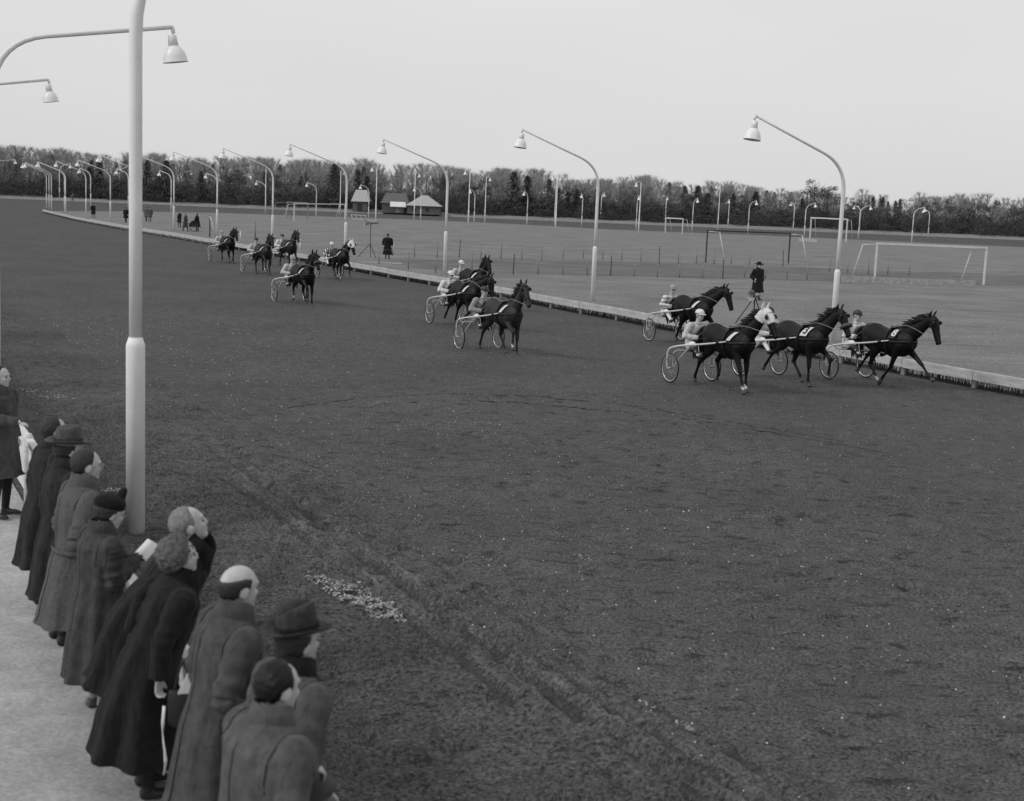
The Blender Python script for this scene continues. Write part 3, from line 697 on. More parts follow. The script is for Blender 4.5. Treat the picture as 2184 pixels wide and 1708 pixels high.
def conifer(H, seed):
    mb, _ = trunk_mesh(H, H * .016, 0, seed); r_ = np.random.RandomState(seed); vv = []
    for q in range(1300):
        u = r_.rand() ** .8; z = H * (.06 + .94 * u); a = r_.rand() * 6.283; rad = (1 - u) * H * .36 * r_.uniform(.3, 1.15) * (1 + .18 * math.sin(z * 3 + a * 2 + seed)) + .08
        c0 = V(math.cos(a), math.sin(a), 0); s = V(-math.sin(a), math.cos(a), 0); k = r_.uniform(.2, 1)
        p = V(0, 0, z) + c0 * rad * k; tip = p + c0 * (.35 + .2 * r_.rand()) + V(0, 0, -.18 + r_.uniform(-.1, .12))
        vv += [tuple(p - s * .13), tuple(p + s * .13 + V(0, 0, .05)), tuple(tip)]
    return mb, np.array(vv)
def leafy(H, W, z0, n, seed, size=.22, blobs=9, trunk=True):
    r_ = np.random.RandomState(seed)
    if trunk: mb, _ = trunk_mesh(H * .95, H * .02, 7, seed, .4, .5)
    else: mb = MB(); mb.tube([(0, 0, -.2), (0, 0, H * .6)], [.08, .02], 4)
    cs = [(V(r_.uniform(-1, 1) * W * .62, r_.uniform(-1, 1) * W * .62, z0 + (H - z0) * r_.uniform(.12, .88)), r_.uniform(.28, .55) * W) for _ in range(blobs)]
    vv = []
    for q in range(n):
        c, rd = cs[r_.randint(blobs)]; d = V(*r_.randn(3)).normalized() * rd * r_.rand() ** .45; d.z *= .62; p = c + d
        p.z = max(p.z, .05)
        e1 = V(*r_.randn(3)).normalized() * size * r_.uniform(.5, 1.2); e2 = V(*r_.randn(3)).normalized() * size * r_.uniform(.5, 1.2)
        vv += [tuple(p - e1 * .5), tuple(p + e1 * .5), tuple(p + e2)]
    return mb, np.array(vv)
def proto(kind):
    mb, vv = kind; me = flatnp('crown', vv, np.arange(len(vv)).reshape(-1, 3)); return mb.mesh('trunk', True), me
PR = {'bare': [proto(bare_tree(10.5, s)) for s in (1, 2, 3, 4)], 'conifer': [proto(conifer(10, s)) for s in (5, 6)], 'pine': [proto(leafy(10, 3.0, 5.0, 1300, s)) for s in (7, 8)]}
CM = {'bare': twig_m, 'conifer': conif, 'pine': pine_m}
for k in PR:
    for tr, cr_ in PR[k]: tr.materials.append(bark); cr_.materials.append(CM[k])
TOPS = [(-200, 66), (0, 67), (100, 64), (200, 55), (280, 63), (400, 54), (520, 62), (600, 60), (700, 60), (760, 67), (804, 57), (870, 62), (1018, 52), (1066, 64), (1153, 58), (1215, 43), (1300, 51), (1380, 57), (1440, 50), (1530, 51), (1630, 44), (1780, 48), (1840, 42), (1900, 41), (1940, 48), (2000, 46), (2184, 46), (2500, 46)]
def topH(px, Y):
    h = np.interp(px, [a for a, b in TOPS], [b for a, b in TOPS]); return CAMZ + h / FPX * Y
LAB = {'bare': ('bare leafless tree standing at the edge of the far woods', 'bare trees at the wood edge'), 'conifer': ('dark pointed conifer standing at the edge of the far woods', 'conifers at the wood edge'), 'pine': ('dark rounded pine standing at the edge of the far woods', 'pines at the wood edge')}
rt = random.Random(3)
def tree(kind, px, Y, H, label=None, z=0.6, var=None):
    base = {'bare': 10.5, 'conifer': 10, 'pine': 10}[kind]; tr, cr_ = PR[kind][rt.randrange(len(PR[kind])) if var is None else var]
    x = (px - CW / 2) / FPX * Y
    o = thing('%s_tree' % {'bare': 'leafless', 'conifer': 'conifer', 'pine': 'pine'}[kind], label or LAB[kind][0], 'tree', (x, Y, z), rt.uniform(0, 6.28), None if label else LAB[kind][1])
    s = (H - z) / base; o.scale = (s * rt.uniform(.9, 1.15) * (1.5 if kind == 'conifer' else 1),) * 2 + (s,)
    for nm, me in (('trunk', tr), ('crown', cr_)):
        c = bpy.data.objects.new(nm, me); C.objects.link(c); c.parent = o
px = -150
while px < 2350:
    Y = rt.uniform(326, 336)
    u = rt.random()
    if px > 1450: kind = 'pine' if u < .55 else ('bare' if u < .85 else 'conifer')
    else: kind = 'bare' if u < .66 else ('conifer' if u < .84 else 'pine')
    if 745 < px < 945: Y = rt.uniform(331, 338)
    H = topH(px, Y) * (rt.uniform(.72, .92) if kind != 'bare' else rt.uniform(.8, .98))
    tree(kind, px, Y, H); px += rt.uniform(17, 30)
tree('pine', 1712, 327, CAMZ + 74 / FPX * 327, 'big round topped pine rising above the wood left of the nearest rail lamp', var=0)
tree('pine', 1740, 330, CAMZ + 60 / FPX * 330, 'smaller rounded pine touching the right side of the big pine', var=1)
tree('conifer', 700, 325, 11.2, 'tall dark fir left of the shed with the pale roof', var=0)
tree('conifer', 345, 325, 10.3, 'tall dark fir behind the lamp posts right of the near pole', var=1)
tree('conifer', 1078, 326, 11.0, 'tall dark fir right of the farm building and left of the slim poles', var=1)
# deep wood as one mass
def scatter(parts):
    V_, F_ = [], []; off = 0
    for vv, x, y, z, a, sx, sz in parts:
        c, s = math.cos(a), math.sin(a); q = np.empty_like(vv); q[:, 0] = (vv[:, 0] * c - vv[:, 1] * s) * sx + x; q[:, 1] = (vv[:, 0] * s + vv[:, 1] * c) * sx + y; q[:, 2] = vv[:, 2] * sz + z; V_.append(q)
    return np.concatenate(V_)
def co(me):
    a = np.empty(len(me.vertices) * 3, np.float32); me.vertices.foreach_get('co', a); return a.reshape(-1, 3)
tw = [co(c) for t, c in PR['bare']]; cn = [co(c) for t, c in PR['conifer'] + PR['pine']]
def trunkpoly(me):
    me.calc_loop_triangles(); a = np.empty(len(me.loop_triangles) * 3, np.int32); me.loop_triangles.foreach_get('vertices', a); return co(me)[a]
tk = [trunkpoly(t) for t, c in PR['bare']]
A, B, D = [], [], []
for q in range(430):
    px = rt.uniform(-200, 2400); Y = rt.uniform(338, 430); x = (px - CW / 2) / FPX * Y; H = topH(px, Y) * rt.uniform(.86, 1.03); s = H / 10.5; a = rt.uniform(0, 6.28)
    if rt.random() < (.78 if px < 1400 else .5): k = rt.randrange(4); A.append((tw[k], x, Y, .6, a, s, s)); D.append((tk[k], x, Y, .6, a, s, s))
    else: B.append((cn[rt.randrange(4)], x, Y, .6, a, s, s * .93))
for nm, lst, m, lab in (('bare_woods', A, twig_m, 'mass of bare twigs of the far deciduous woods'), ('bare_wood_stems', D, bark, 'mass of grey stems deep in the far woods'), ('evergreen_woods', B, conif, 'mass of dark evergreen trees deep in the far woods')):
    va = scatter(lst); o = obj(nm, flatnp(nm, va, np.arange(len(va)).reshape(-1, 3)), m); tag(o, lab, 'woods', None, 'stuff')
bu = [leafy(4.2, 3.0, 0.2, 420, s, .3, 7, False)[1] for s in (21, 22, 23, 24)]; A = []
px = -180.0
while px < 2380:
    for row in range(3):
        Y = rt.uniform(321, 325) + row * 7
        if 745 < px < 945 and row == 0: continue
        x = (px + rt.uniform(-8, 8) - CW / 2) / FPX * Y; s = rt.uniform(.6, 1.25) + .28 * row; A.append((bu[rt.randrange(4)], x, Y, .2, rt.uniform(0, 6.28), s, s * rt.uniform(.75, 1.1)))
    px += 13
def twig_bush(H, W, n, seed):
    r_ = np.random.RandomState(seed); vv = []
    for q in range(n):
        a = r_.rand() * 6.283; b = V(math.cos(a), math.sin(a), 0) * W * r_.rand() ** .6; z = H * r_.rand() * .75; p = b + V(0, 0, z); d = V(*(r_.randn(3) * .45)) + V(0, 0, 1.0)
        d = d.normalized() * r_.uniform(.5, 1.6); e = V(*r_.randn(3)).normalized() * .022; vv += [tuple(p - e), tuple(p + e), tuple(p + d)]
    return np.array(vv)
tb = [twig_bush(6.3, 2.6, 850, s) for s in (31, 32, 33)]; Bq = []
px = -180.0
while px < 2380:
    for row in range(4):
        Y = rt.uniform(330, 335) + row * 9; x = (px + rt.uniform(-8, 8) - CW / 2) / FPX * Y; s = rt.uniform(.7, 1.15); Bq.append((tb[rt.randrange(3)], x, Y, .4, rt.uniform(0, 6.28), s, s * (topH(px, Y) / 10.5)))
    px += 22
va = scatter(Bq); o = obj('thicket', flatnp('thicket', va, np.arange(len(va)).reshape(-1, 3)), mat('thicket_twigs', .18, .9, .35, .6)); tag(o, 'grey leafless thicket filling the gaps between the trees of the far woods', 'thicket', None, 'stuff')
va = scatter(A); o = obj('undergrowth', flatnp('undergrowth', va, np.arange(len(va)).reshape(-1, 3)), bush_m); tag(o, 'dense dark undergrowth along the foot of the far woods', 'undergrowth', None, 'stuff')
# two long curved wheel marks across the track
for k, pts in enumerate(([(611, 875), (760, 856), (934, 845), (1060, 846), (1176, 853), (1330, 869), (1493, 891), (1640, 912), (1800, 938)], [(720, 876), (813, 867), (1015, 861), (1217, 873), (1360, 886), (1493, 901), (1700, 930), (1900, 962)])):
    pw = [P(x, y, 0.1) for x, y in pts]; q, _ = resample(pw, [1] * len(pw), 40); mb = MB(); prev = None
    for i, p in enumerate(q):
        tt = p.x * TD.x + p.y * TD.y - TO; ss = p.x * SD.x + p.y * SD.y
        z = (gz(tt, ss) if tt < 15.9 and ss < 59 else 0.0) + .006; w_ = .028 * (1 + .5 * math.sin(i * 1.7)) * (0.3 if (i * 7919) % 13 < 3 else 1)
        a = Vector((p.x, p.y - w_, z)); b = Vector((p.x, p.y + w_, z))
        if prev: mb.quad(prev[0], a, b, prev[1])
        prev = (a, b)
    struct('wheel_mark', mb, MATS.get('wheel_mark_soil') or ground_mat('wheel_mark_soil', 0.03, 0.4, 0.3, scale=12), 'long thin curved wheel mark pressed into the dark track')
# ================================================================ HORSES, SULKIES, DRIVERS
HEAD = Vector((0.49, -0.872, 0)); RZ = math.atan2(HEAD.y, HEAD.x)
LEGS = {
 # fore legs: elbow, knee, fetlock, hoof  (x forward, z up) relative to the horse
 'f_stand': [(.44, .92), (.47, .50), (.47, .17), (.53, .035)],
 'f_fwd': [(.50, .95), (.83, .72), (.80, .38), (.86, .26)],
 'f_reach': [(.52, .96), (.92, .66), (1.18, .40), (1.30, .32)],
 'f_back': [(.40, .93), (.26, .53), (.04, .25), (-.04, .12)],
 'f_fold': [(.42, .93), (.56, .55), (.30, .42), (.20, .30)],
 'f_land': [(.48, .93), (.66, .50), (.76, .18), (.84, .06)],
 'h_stand': [(-.42, .93), (-.70, .53), (-.62, .18), (-.55, .035)],
 'h_fwd': [(-.30, .92), (-.42, .50), (-.18, .20), (-.08, .06)],
 'h_back': [(-.50, .95), (-.86, .66), (-1.08, .36), (-1.16, .24)],
 'h_push': [(-.48, .93), (-.84, .55), (-.98, .22), (-.98, .08)],
 'h_lift': [(-.30, .95), (-.58, .62), (-.50, .30), (-.56, .19)],
}
def rot_xz(p, c, a):
    dx, dz = p[0] - c[0], p[2] - c[2]; ca, sa = math.cos(a), math.sin(a)
    return V(c[0] + dx * ca + dz * sa, p[1], c[2] - dx * sa + dz * ca)
def horse_mesh(legs, neck, yaw, zones, socks=(), flex=0.0):
    """legs: FL, FR, HL, HR pose names. neck: forward tilt (rad). yaw: head turned left(+)"""
    mb = MB(); piv = V(.62, 0, 1.30)
    def N(p, k=1.0):
        q = rot_xz(p, piv, neck)
        f = max(0, min(1, (q.x - .6) / .5)) * k
        dx = q.x - .6; a = yaw * f
        return V(.6 + dx * math.cos(a) - q.y * math.sin(a), q.y * math.cos(a) + dx * math.sin(a), q.z)
    mb.zone = 0
    spine = [(-.87, 1.26, .05, .10), (-.80, 1.27, .15, .20), (-.62, 1.25, .235, .29), (-.38, 1.20, .25, .315), (-.05, 1.13, .265, .315), (.25, 1.13, .255, .345), (.46, 1.15, .225, .35), (.64, 1.17, .185, .27), (.78, 1.16, .11, .16)]
    mb.tube([(x, 0, z) for x, z, a, b in spine], [(a, b) for x, z, a, b in spine], 20, n=4)
    mb.ell((.30, 0, 1.47), (.22, .055, .10)); mb.ell((-.52, 0, 1.46), (.28, .12, .09))
    nk = [((.48, 0, 1.27), (.13, .25)), ((.72, 0, 1.50), (.095, .195)), ((.90, 0, 1.76), (.075, .14)), ((1.03, 0, 1.95), (.068, .115))]
    mb.tube([N(V(*p)) for p, r in nk], [r for p, r in nk], 16, n=4)
    hd = [((1.02, 0, 2.02), (.055, .07)), ((1.10, 0, 1.97), (.085, .115)), ((1.20, 0, 1.86), (.082, .115)), ((1.32, 0, 1.70), (.058, .085)), ((1.43, 0, 1.56), (.052, .064)), ((1.48, 0, 1.49), (.048, .05))]
    mb.tube([N(V(*p)) for p, r in hd], [r for p, r in hd], 14, n=3)
    mb.ell(N(V(1.13, 0, 1.85)), (.10, .072, .10)); mb.ell(N(V(1.43, 0, 1.50)), (.055, .045, .05))
    for sy in (-1, 1):
        mb.ell(N(V(1.19, sy * .072, 1.93)), (.03, .022, .025)); mb.ell(N(V(1.49, sy * .034, 1.535)), (.022, .02, .022))
        e0, e1, e2 = N(V(1.02, sy * .05, 2.03)), N(V(1.02, sy * .068, 2.11)), N(V(1.05, sy * .075, 2.22))
        mb.tube([e0, e1, e2], [(.03, .03), (.036, .024), (.006, .006)], 8, n=3)
    for i, lg in enumerate(legs):
        sy = 1 if i % 2 == 0 else -1; pts = LEGS[lg]; fore = i < 2
        y0 = sy * (.14 if fore else .13); y = sy * (.145 if fore else .14)
        a, b, c, d = [V(x, y, z) for x, z in pts]; d.y = y
        pa = c.lerp(d, .55)
        if fore:
            mb.zone = 0; mb.tube([V(.50, y0 * .8, 1.28), V(.48, y0, 1.10), a, a.lerp(b, .55), b + V(0, 0, .0)], [(.07, .16), (.095, .155), (.085, .105), (.055, .062), (.047, .05)], 12, up=(1, 0, 0), n=3)
            mb.tube([b + (a - b) * .1, b, b + (c - b) * .15, b.lerp(c, .5), c], [.046, .05, .036, .029, .037], 10, up=(1, 0, 0), n=2)
        else:
            mb.zone = 0; mb.tube([V(-.55, y0 * .7, 1.32), V(-.50, y0, 1.14), a, a.lerp(b, .5), b + (a - b) * .12, b], [(.10, .22), (.13, .225), (.10, .155), (.062, .082), (.046, .052), (.044, .052)], 12, up=(1, 0, 0), n=3)
            mb.ell(b + V(-.03, 0, .02), (.05, .038, .055))
            mb.tube([b, b + (c - b) * .15, b.lerp(c, .5), c], [.046, .038, .031, .038], 10, up=(1, 0, 0), n=2)
        mb.zone = 1 if i in socks else 0
        mb.ell(c, (.043, .038, .045)); mb.tube([c, pa], [.036, .03], 9)
        mb.zone = 2
        t = (d - c).normalized(); mb.tube([c.lerp(d, .45), d - t * .01, d + t * .035], [(.03, .033), (.046, .052), (.052, .062)], 10, up=(1, 0, 0))
    me = remesh(mb, 0.016, 3, zones)
    return me, N
def barrel(x, ang, off=0.0):
    """point on the barrel skin near the girth, ang from the top towards -Y side"""
    k = (x + .05) / .5; a = .265 - .02 * k + off; b = .315 + .035 * k + off; zc = 1.13
    return V(x, -math.sin(ang) * a, zc + math.cos(ang) * b * (1.0 if math.cos(ang) > 0 else 1))
hoof_m = mat('hoof', 0.06, 0.6, 0.3, 20); white_hair = mat('white_sock', 0.55, 0.8, 0.15, 20)
hair_m = {}
def coat(n, c): return mat('horse_coat_' + n, c, 0.5, 0.35, 3.0, 0.12, 60, spec=0.2)
black_c = coat('black', .005); dark_c = coat('dark', .008); brown_c = coat('brown', .017); bay_c = coat('bay', .024)
mane_m = mat('mane_hair', 0.012, 0.6, 0.4, 40, 0.4, 80); mane_b = mat('brown_mane_hair', 0.022, 0.6, 0.4, 40, 0.4, 80)
cloth_w = mat('white_cloth', 0.62, 0.8, 0.08, 12, 0.15, 60); cloth_d = mat('dark_cloth', 0.03, 0.8, 0.2, 12); print_d = mat('black_print', 0.02, 0.7, 0.1, 10); print_w = mat('white_print', 0.65, 0.7, 0.05, 10)
strap_l = mat('pale_strap', 0.30, 0.5, 0.2, 20); fleece_m = mat('sheepskin', 0.10, 0.95, 0.3, 30, 0.6, 120)
trou_w = mat('white_breeches', 0.70, 0.75, 0.08, 10, 0.2, 40)
_hm = {}
def add_horse(rig, legs, neck, yaw, coatm, label, socks=(), hood=False, num=None, cloth='white', noseband=False, star=False, mane=mane_m, ears=None, hands=None, spine_off=1.45):
    key = (tuple(legs), neck, yaw, tuple(socks), coatm.name)
    me, N = horse_mesh(legs, neck, yaw, [coatm, white_hair, hoof_m], socks)
    t = thing('horse', label, 'horse', rig['o'] + HEAD * spine_off, RZ + rig.get('dr', 0), 'trotters racing in harness'); t.scale = (1.07, 1.17, 1.01)
    obj('body', me, None, t)
    rnd = random.Random(hash(label) % 1000 if False else len(label) * 7 + int(neck * 100))
    # mane: overlapping blown locks along the crest
    mb = MB()
    for k in range(60):
        u = k / 59; p = V(.50 + .53 * u, 0, 1.52 + .52 * u ** .92 + .03 * math.sin(3.14 * u)); q = N(p)
        for s in (-1, 1):
            L_ = rnd.uniform(.16, .34); e = q + V(-L_ * rnd.uniform(.5, 1.0), s * rnd.uniform(.03, .09), rnd.uniform(-.12, .07)); w_ = V(.028, 0, .028)
            m_ = (q + e) / 2 + V(0, s * .02, .02)
            mb.tube([q - V(0, 0, .03), m_, e], [(.010, .030), (.008, .024), (.002, .004)], 5)
    fl = N(V(1.08, 0, 2.04)); mb.tube([fl + V(-.03, 0, .03), fl + V(.06, 0, .0), fl + V(.12, 0, -.10)], [(.03, .012), (.03, .012), (.008, .004)], 6)
    obj('mane', sm(mb), mane, t)
    mb = MB()
    for k in range(26):
        a = rnd.uniform(-.06, .06); b = rnd.uniform(-.13, .13); dz = rnd.uniform(-.15, .1); dx = rnd.uniform(-.1, .1)
        mb.tube([(-.84, a * .5, 1.42), (-.98, a, 1.34), (-1.08 + dx * .4, b, 1.05), (-1.02 + dx, b * 1.4, .70 + dz)], [.03, .042, .04, .008], 6, n=3)
    obj('tail', sm(mb), mane, t)
    for s in (-1, 1):
        obj('eye', sm(MB().ell(N(V(1.195, s * .086, 1.925)), .014, 8, 6)), leather, t)
    if star: obj('star', sm(MB().ell(N(V(1.225, 0, 1.995)), (.02, .028, .04), 10, 8)), white_hair, t)
    # bridle
    def loop(c, nrm, ra, rb, w_, th, seg=20, off=0):
        pts = []
        u = V(0, 1, 0); v = nrm.cross(u).normalized()
        for k in range(seg):
            a = 2 * math.pi * k / seg; pts.append(c + u * ra * math.cos(a) + v * rb * math.sin(a))
        return pts
    fd = (V(1.43, 0, 1.56) - V(1.10, 0, 1.97)).normalized()
    def ring(mb, p, ra, rb, w_):
        pts = [N(q) for q in loop(V(*p), fd, ra, rb, 0, 0)]
        mb.tube(pts, [(w_, w_)] * len(pts), 6, closed=True)
    mb = MB()
    ring(mb, (1.12, 0, 1.955), .093, .125, .009); ring(mb, (1.345, 0, 1.67), .064, .088, .009)
    for s in (-1, 1): mb.tube([N(V(1.06, s * .08, 1.99)), N(V(1.20, s * .092, 1.82)), N(V(1.41, s * .062, 1.54))], .008, 6)
    obj('bridle', sm(mb), leather, t)
    for s in (-1, 1):  # blinkers
        c = N(V(1.21, s * .105, 1.94)); M = Matrix.Rotation(s * .35, 3, 'Z')
        obj('blinker', sm(MB().ell(c, (.055, .016, .05), 12, 8, M)), leather, t)
    if noseband:
        mb = MB(); c = (1.33, 0, 1.715)
        pts = [N(q) for q in loop(V(*c), fd, .085, .11, 0, 0)]
        mb.tube(pts, [.045] * len(pts), 9, closed=True, mod=lambda u, a: 1 + .12 * math.sin(9 * a + 30 * u))
        obj('sheepskin_noseband', sm(mb), fleece_m, t)
    if hood:
        mb = MB()
        hd = [((1.00, 0, 2.035), (.075, .09)), ((1.09, 0, 1.98), (.104, .133)), ((1.20, 0, 1.86), (.100, .132)), ((1.27, 0, 1.77), (.083, .115))]
        mb.tube([N(V(*p)) for p, r in hd], [r for p, r in hd], 16, n=3)
        mb.tube([N(V(.93, 0, 1.80)), N(V(.99, 0, 1.93)), N(V(1.05, 0, 2.03))], [(.095, .165), (.092, .14), (.08, .10)], 14, n=3)
        for sy in (-1, 1):
            mb.tube([N(V(1.02, sy * .05, 2.05)), N(V(1.02, sy * .070, 2.13)), N(V(1.05, sy * .078, 2.26))], [(.038, .036), (.043, .031), (.008, .008)], 8, n=3)
        obj('hood', remesh(mb, .012, 2), cloth_w, t)
        for s in (-1, 1):
            c = N(V(1.205, s * .112, 1.925)); M = Matrix.Rotation(s * .3, 3, 'Z')
            obj('blinker_cup', sm(MB().ell(c, (.065, .03, .062), 14, 10, M)), leather, t)
    # saddle, girth and breast strap
    mb = MB(); n_ = 28
    mb.tube([barrel(.16, 2 * math.pi * k / n_, .012) for k in range(n_)], [(.045, .010)] * n_, 8, up=(1, 0, 0), closed=True)
    obj('girth', sm(mb), leather, t)
    mb = MB(); mb.box(barrel(.16, 0, .045), (.06, .10, .03))
    for s in (-1, 1): mb.tube([barrel(.16, s * .45, .03), barrel(.16, s * .45, .09)], .012, 6)
    obj('saddle_pad', sm(mb), leather, t)
    mb = MB(); mb.tube([V(.16, -.27, 1.15), V(.45, -.245, 1.17), V(.70, -.17, 1.20), V(.815, 0, 1.21), V(.70, .17, 1.20), V(.45, .245, 1.17), V(.16, .27, 1.15)], [(.008, .022)] * 7, 6, n=3)
    obj('breast_strap', sm(mb), leather, t)
    # number cloth
    if cloth:
        cm = cloth_w if cloth == 'white' else cloth_d
        for s in (1, -1):
            mb = MB(); nx, na = 4, 8; x0, x1 = ((.20, .42) if num else (.24, .36)); a0, a1 = ((.12, 1.24) if num == '8' else (.42, 1.24) if num else (.62, 1.32)); base = len(mb.v)
            for i in range(nx + 1):
                for j in range(na + 1):
                    x = x0 + (x1 - x0) * i / nx; a = a0 + (a1 - a0) * j / na; p = barrel(x + (.09 if num else .16) * (1 - j / na), s * a, .022); mb.v.append(p)
            for i in range(nx):
                for j in range(na):
                    q = [i * (na + 1) + j, i * (na + 1) + j + 1, (i + 1) * (na + 1) + j + 1, (i + 1) * (na + 1) + j]
                    mb.face(tuple(q if s > 0 else q[::-1]))
            obj('number_cloth', sm(mb), cm, t)
            if num and s > 0:
                cu = bpy.data.curves.new('numtxt', 'FONT'); cu.body = num; cu.size = .30; cu.extrude = .003; cu.offset = .006; cu.align_x = 'CENTER'; cu.align_y = 'CENTER'
                to = bpy.data.objects.new('tmp', cu); C.objects.link(to); dg = bpy.context.evaluated_depsgraph_get(); dg.update()
                tm = bpy.data.meshes.new_from_object(to.evaluated_get(dg)); bpy.data.objects.remove(to)
                for v in tm.vertices:   # lay the digit on the curved cloth
                    px_, py_ = v.co.x, v.co.y; a = .80 - py_ / .34; x = .33 + px_
                    q = barrel(x + .02, a, .027 + v.co.z); v.co = q
                obj('number', tm, print_d if cloth == 'white' else print_w, t)
    # reins: from the bit through the saddle ring to the driver's hands
    hx = -spine_off + .42
    mb = MB()
    for s in (-1, 1):
        mb.tube([N(V(1.42, s * .062, 1.53)), V(.75, s * .17, 1.60), barrel(.16, s * -.45, .09), V(-.45, s * .12, 1.56), V(hx, s * .12, 1.12)], [.006] * 5, 5, n=4)
    obj('reins', sm(mb), strap_l, t)
    return t

# ---- sulky
def sulky_mesh():
    wt = MB(); n_ = 36
    wt.tube([(.35 * math.cos(2 * math.pi * k / n_), 0, .35 * math.sin(2 * math.pi * k / n_)) for k in range(n_)], [.019] * n_, 8, up=(0, 1, 0), closed=True)
    rim = MB(); rim.tube([(.327 * math.cos(2 * math.pi * k / n_), 0, .327 * math.sin(2 * math.pi * k / n_)) for k in range(n_)], [(.014, .008)] * n_, 6, up=(0, 1, 0), closed=True)
    sp = MB()
    for k in range(20):
        a = 2 * math.pi * k / 20; s = .03 if k % 2 else -.03
        sp.tube([(.02 * math.cos(a + .6), s, .02 * math.sin(a + .6)), (.325 * math.cos(a), 0, .325 * math.sin(a))], .0022, 4)
    hub = MB(); hub.tube([(0, -.05, 0), (0, -.045, 0), (0, .045, 0), (0, .05, 0)], [.015, .028, .028, .015], 10, up=(1, 0, 0))
    fr = {}
    for s in (-1, 1):
        m_ = MB(); m_.tube([(-.02, s * .72, .36), (-.03, s * .73, .62), (.02, s * .71, .84), (.22, s * .60, .93), (.60, s * .44, 1.0), (1.1, s * .37, 1.08), (1.75, s * .34, 1.20)], [.019, .019, .022, .024, .025, .023, .017], 8, n=4); fr[s] = m_
    b = MB()
    for s in (-1, 1):
        b.tube([(0, s * .56, .37), (.22, s * .50, .66), (.52, s * .44, .965)], .012, 6, n=3)
        b.tube([(0, s * .56, .37), (-.02, s * .57, .66), (.05, s * .50, .80), (.16, s * .2, .80)], .012, 6, n=3)
        b.tube([(0, s * .73, .36), (0, s * .55, .36)], .013, 6)
    b.tube([(.10, -.62, .89), (.05, -.4, .80), (.03, 0, .77), (.05, .4, .80), (.10, .62, .89)], .014, 6, n=3)
    b.tube([(.52, -.45, .97), (.42, -.2, .80), (.42, .2, .80), (.52, .45, .97)], .012, 6, n=3)
    for s in (-1, 1): b.tube([(.78, s * .40, 1.0), (.80, s * .36, .70), (.72, s * .33, .66)], .010, 6)
    st = MB(); st.ell((.02, 0, .805), (.20, .20, .05), 16, 8)
    tp_ = MB(); tp_.tube([(1.40, 0, 1.14), (1.52, 0, 1.16)], .030, 8)
    return sm(wt), sm(rim), sm(sp), sm(hub), {k: sm(v) for k, v in fr.items()}, sm(b), sm(st), sm(tp_)
SK = sulky_mesh()
tyre_m = mat('tyre', 0.38, 0.35, 0.2, 10); rim_m = mat('bright_rim', 0.7, 0.25, 0.05, 10, metal=0.7); shaft_m = mat('painted_shaft', 0.55, 0.35, 0.12, 12); seat_m = mat('seat_leather', 0.03, 0.5, 0.2, 20)
mud_m = mat('muddy_mudguard', 0.05, 0.6, 0.3, 8)
def add_sulky(rig, label, dark=False):
    t = thing('sulky', label, 'sulky', rig['o'], RZ, 'two wheeled racing sulkies')
    wt, rim, sp, hub, fr, b, st, tp_ = SK
    for s in (-1, 1):
        wo = obj('wheel', wt, tyre_m, t, (0, s * .645, .365)); wo.rotation_euler = (0, rig['k'] * .7 + s, 0)
        for nm, me, m in (('rim', rim, rim_m), ('spokes', sp, metal_l), ('hub', hub, metal_l)):
            o = obj(nm, me, m, wo)
            if nm == 'spokes': o['kind'] = 'stuff'
        obj('shaft', fr[s], shaft_m, t)
    obj('frame', b, shaft_m, t); obj('seat', st, seat_m, t); [obj('shaft_binding', tp_, leather, t, (0, s * .346, 0)) for s in (-1, 1)]
    return t

# ---- people
class Fig: pass
def rotY(p, c, a):
    return rot_xz(p, c, a)
def hand(mb, w, d, side, curl=.5, s=1.0, thumb=1):
    """palm and five fingers from wrist w along d"""
    d = d.normalized(); n_ = d.cross(V(0, 0, 1)); n_ = n_.normalized() if n_.length > .1 else V(0, 1, 0); u = n_.cross(d)
    pc = w + d * .05 * s; mb.tube([w, w + d * .03 * s, w + d * .075 * s, w + d * .095 * s], [(.028 * s, .018 * s), (.038 * s, .016 * s), (.042 * s, .015 * s), (.038 * s, .011 * s)], 10, up=u)
    for k, (o, l) in enumerate(((-.030, .062), (-.010, .074), (.010, .070), (.029, .055))):
        a = w + d * .09 * s + n_ * o * s; b = a + (d * math.cos(curl) - u * math.sin(curl)) * l * .5 * s; c = b + (d * math.cos(curl * 2.2) - u * math.sin(curl * 2.2)) * l * .55 * s
        mb.tube([a, b, c], [.0098 * s, .0090 * s, .0075 * s], 7)
    a = w + d * .03 * s + n_ * side * -.03 * s; b = a + (d * .7 - n_ * side * .6 - u * .2).normalized() * .038 * s; c = b + (d * .9 - u * .35 * curl).normalized() * .032 * s
    mb.tube([a, b, c], [.013 * s, .011 * s, .009 * s], 7)
HC = V(.015, 0, 1.655)   # head centre in head space of a 1.75 m figure
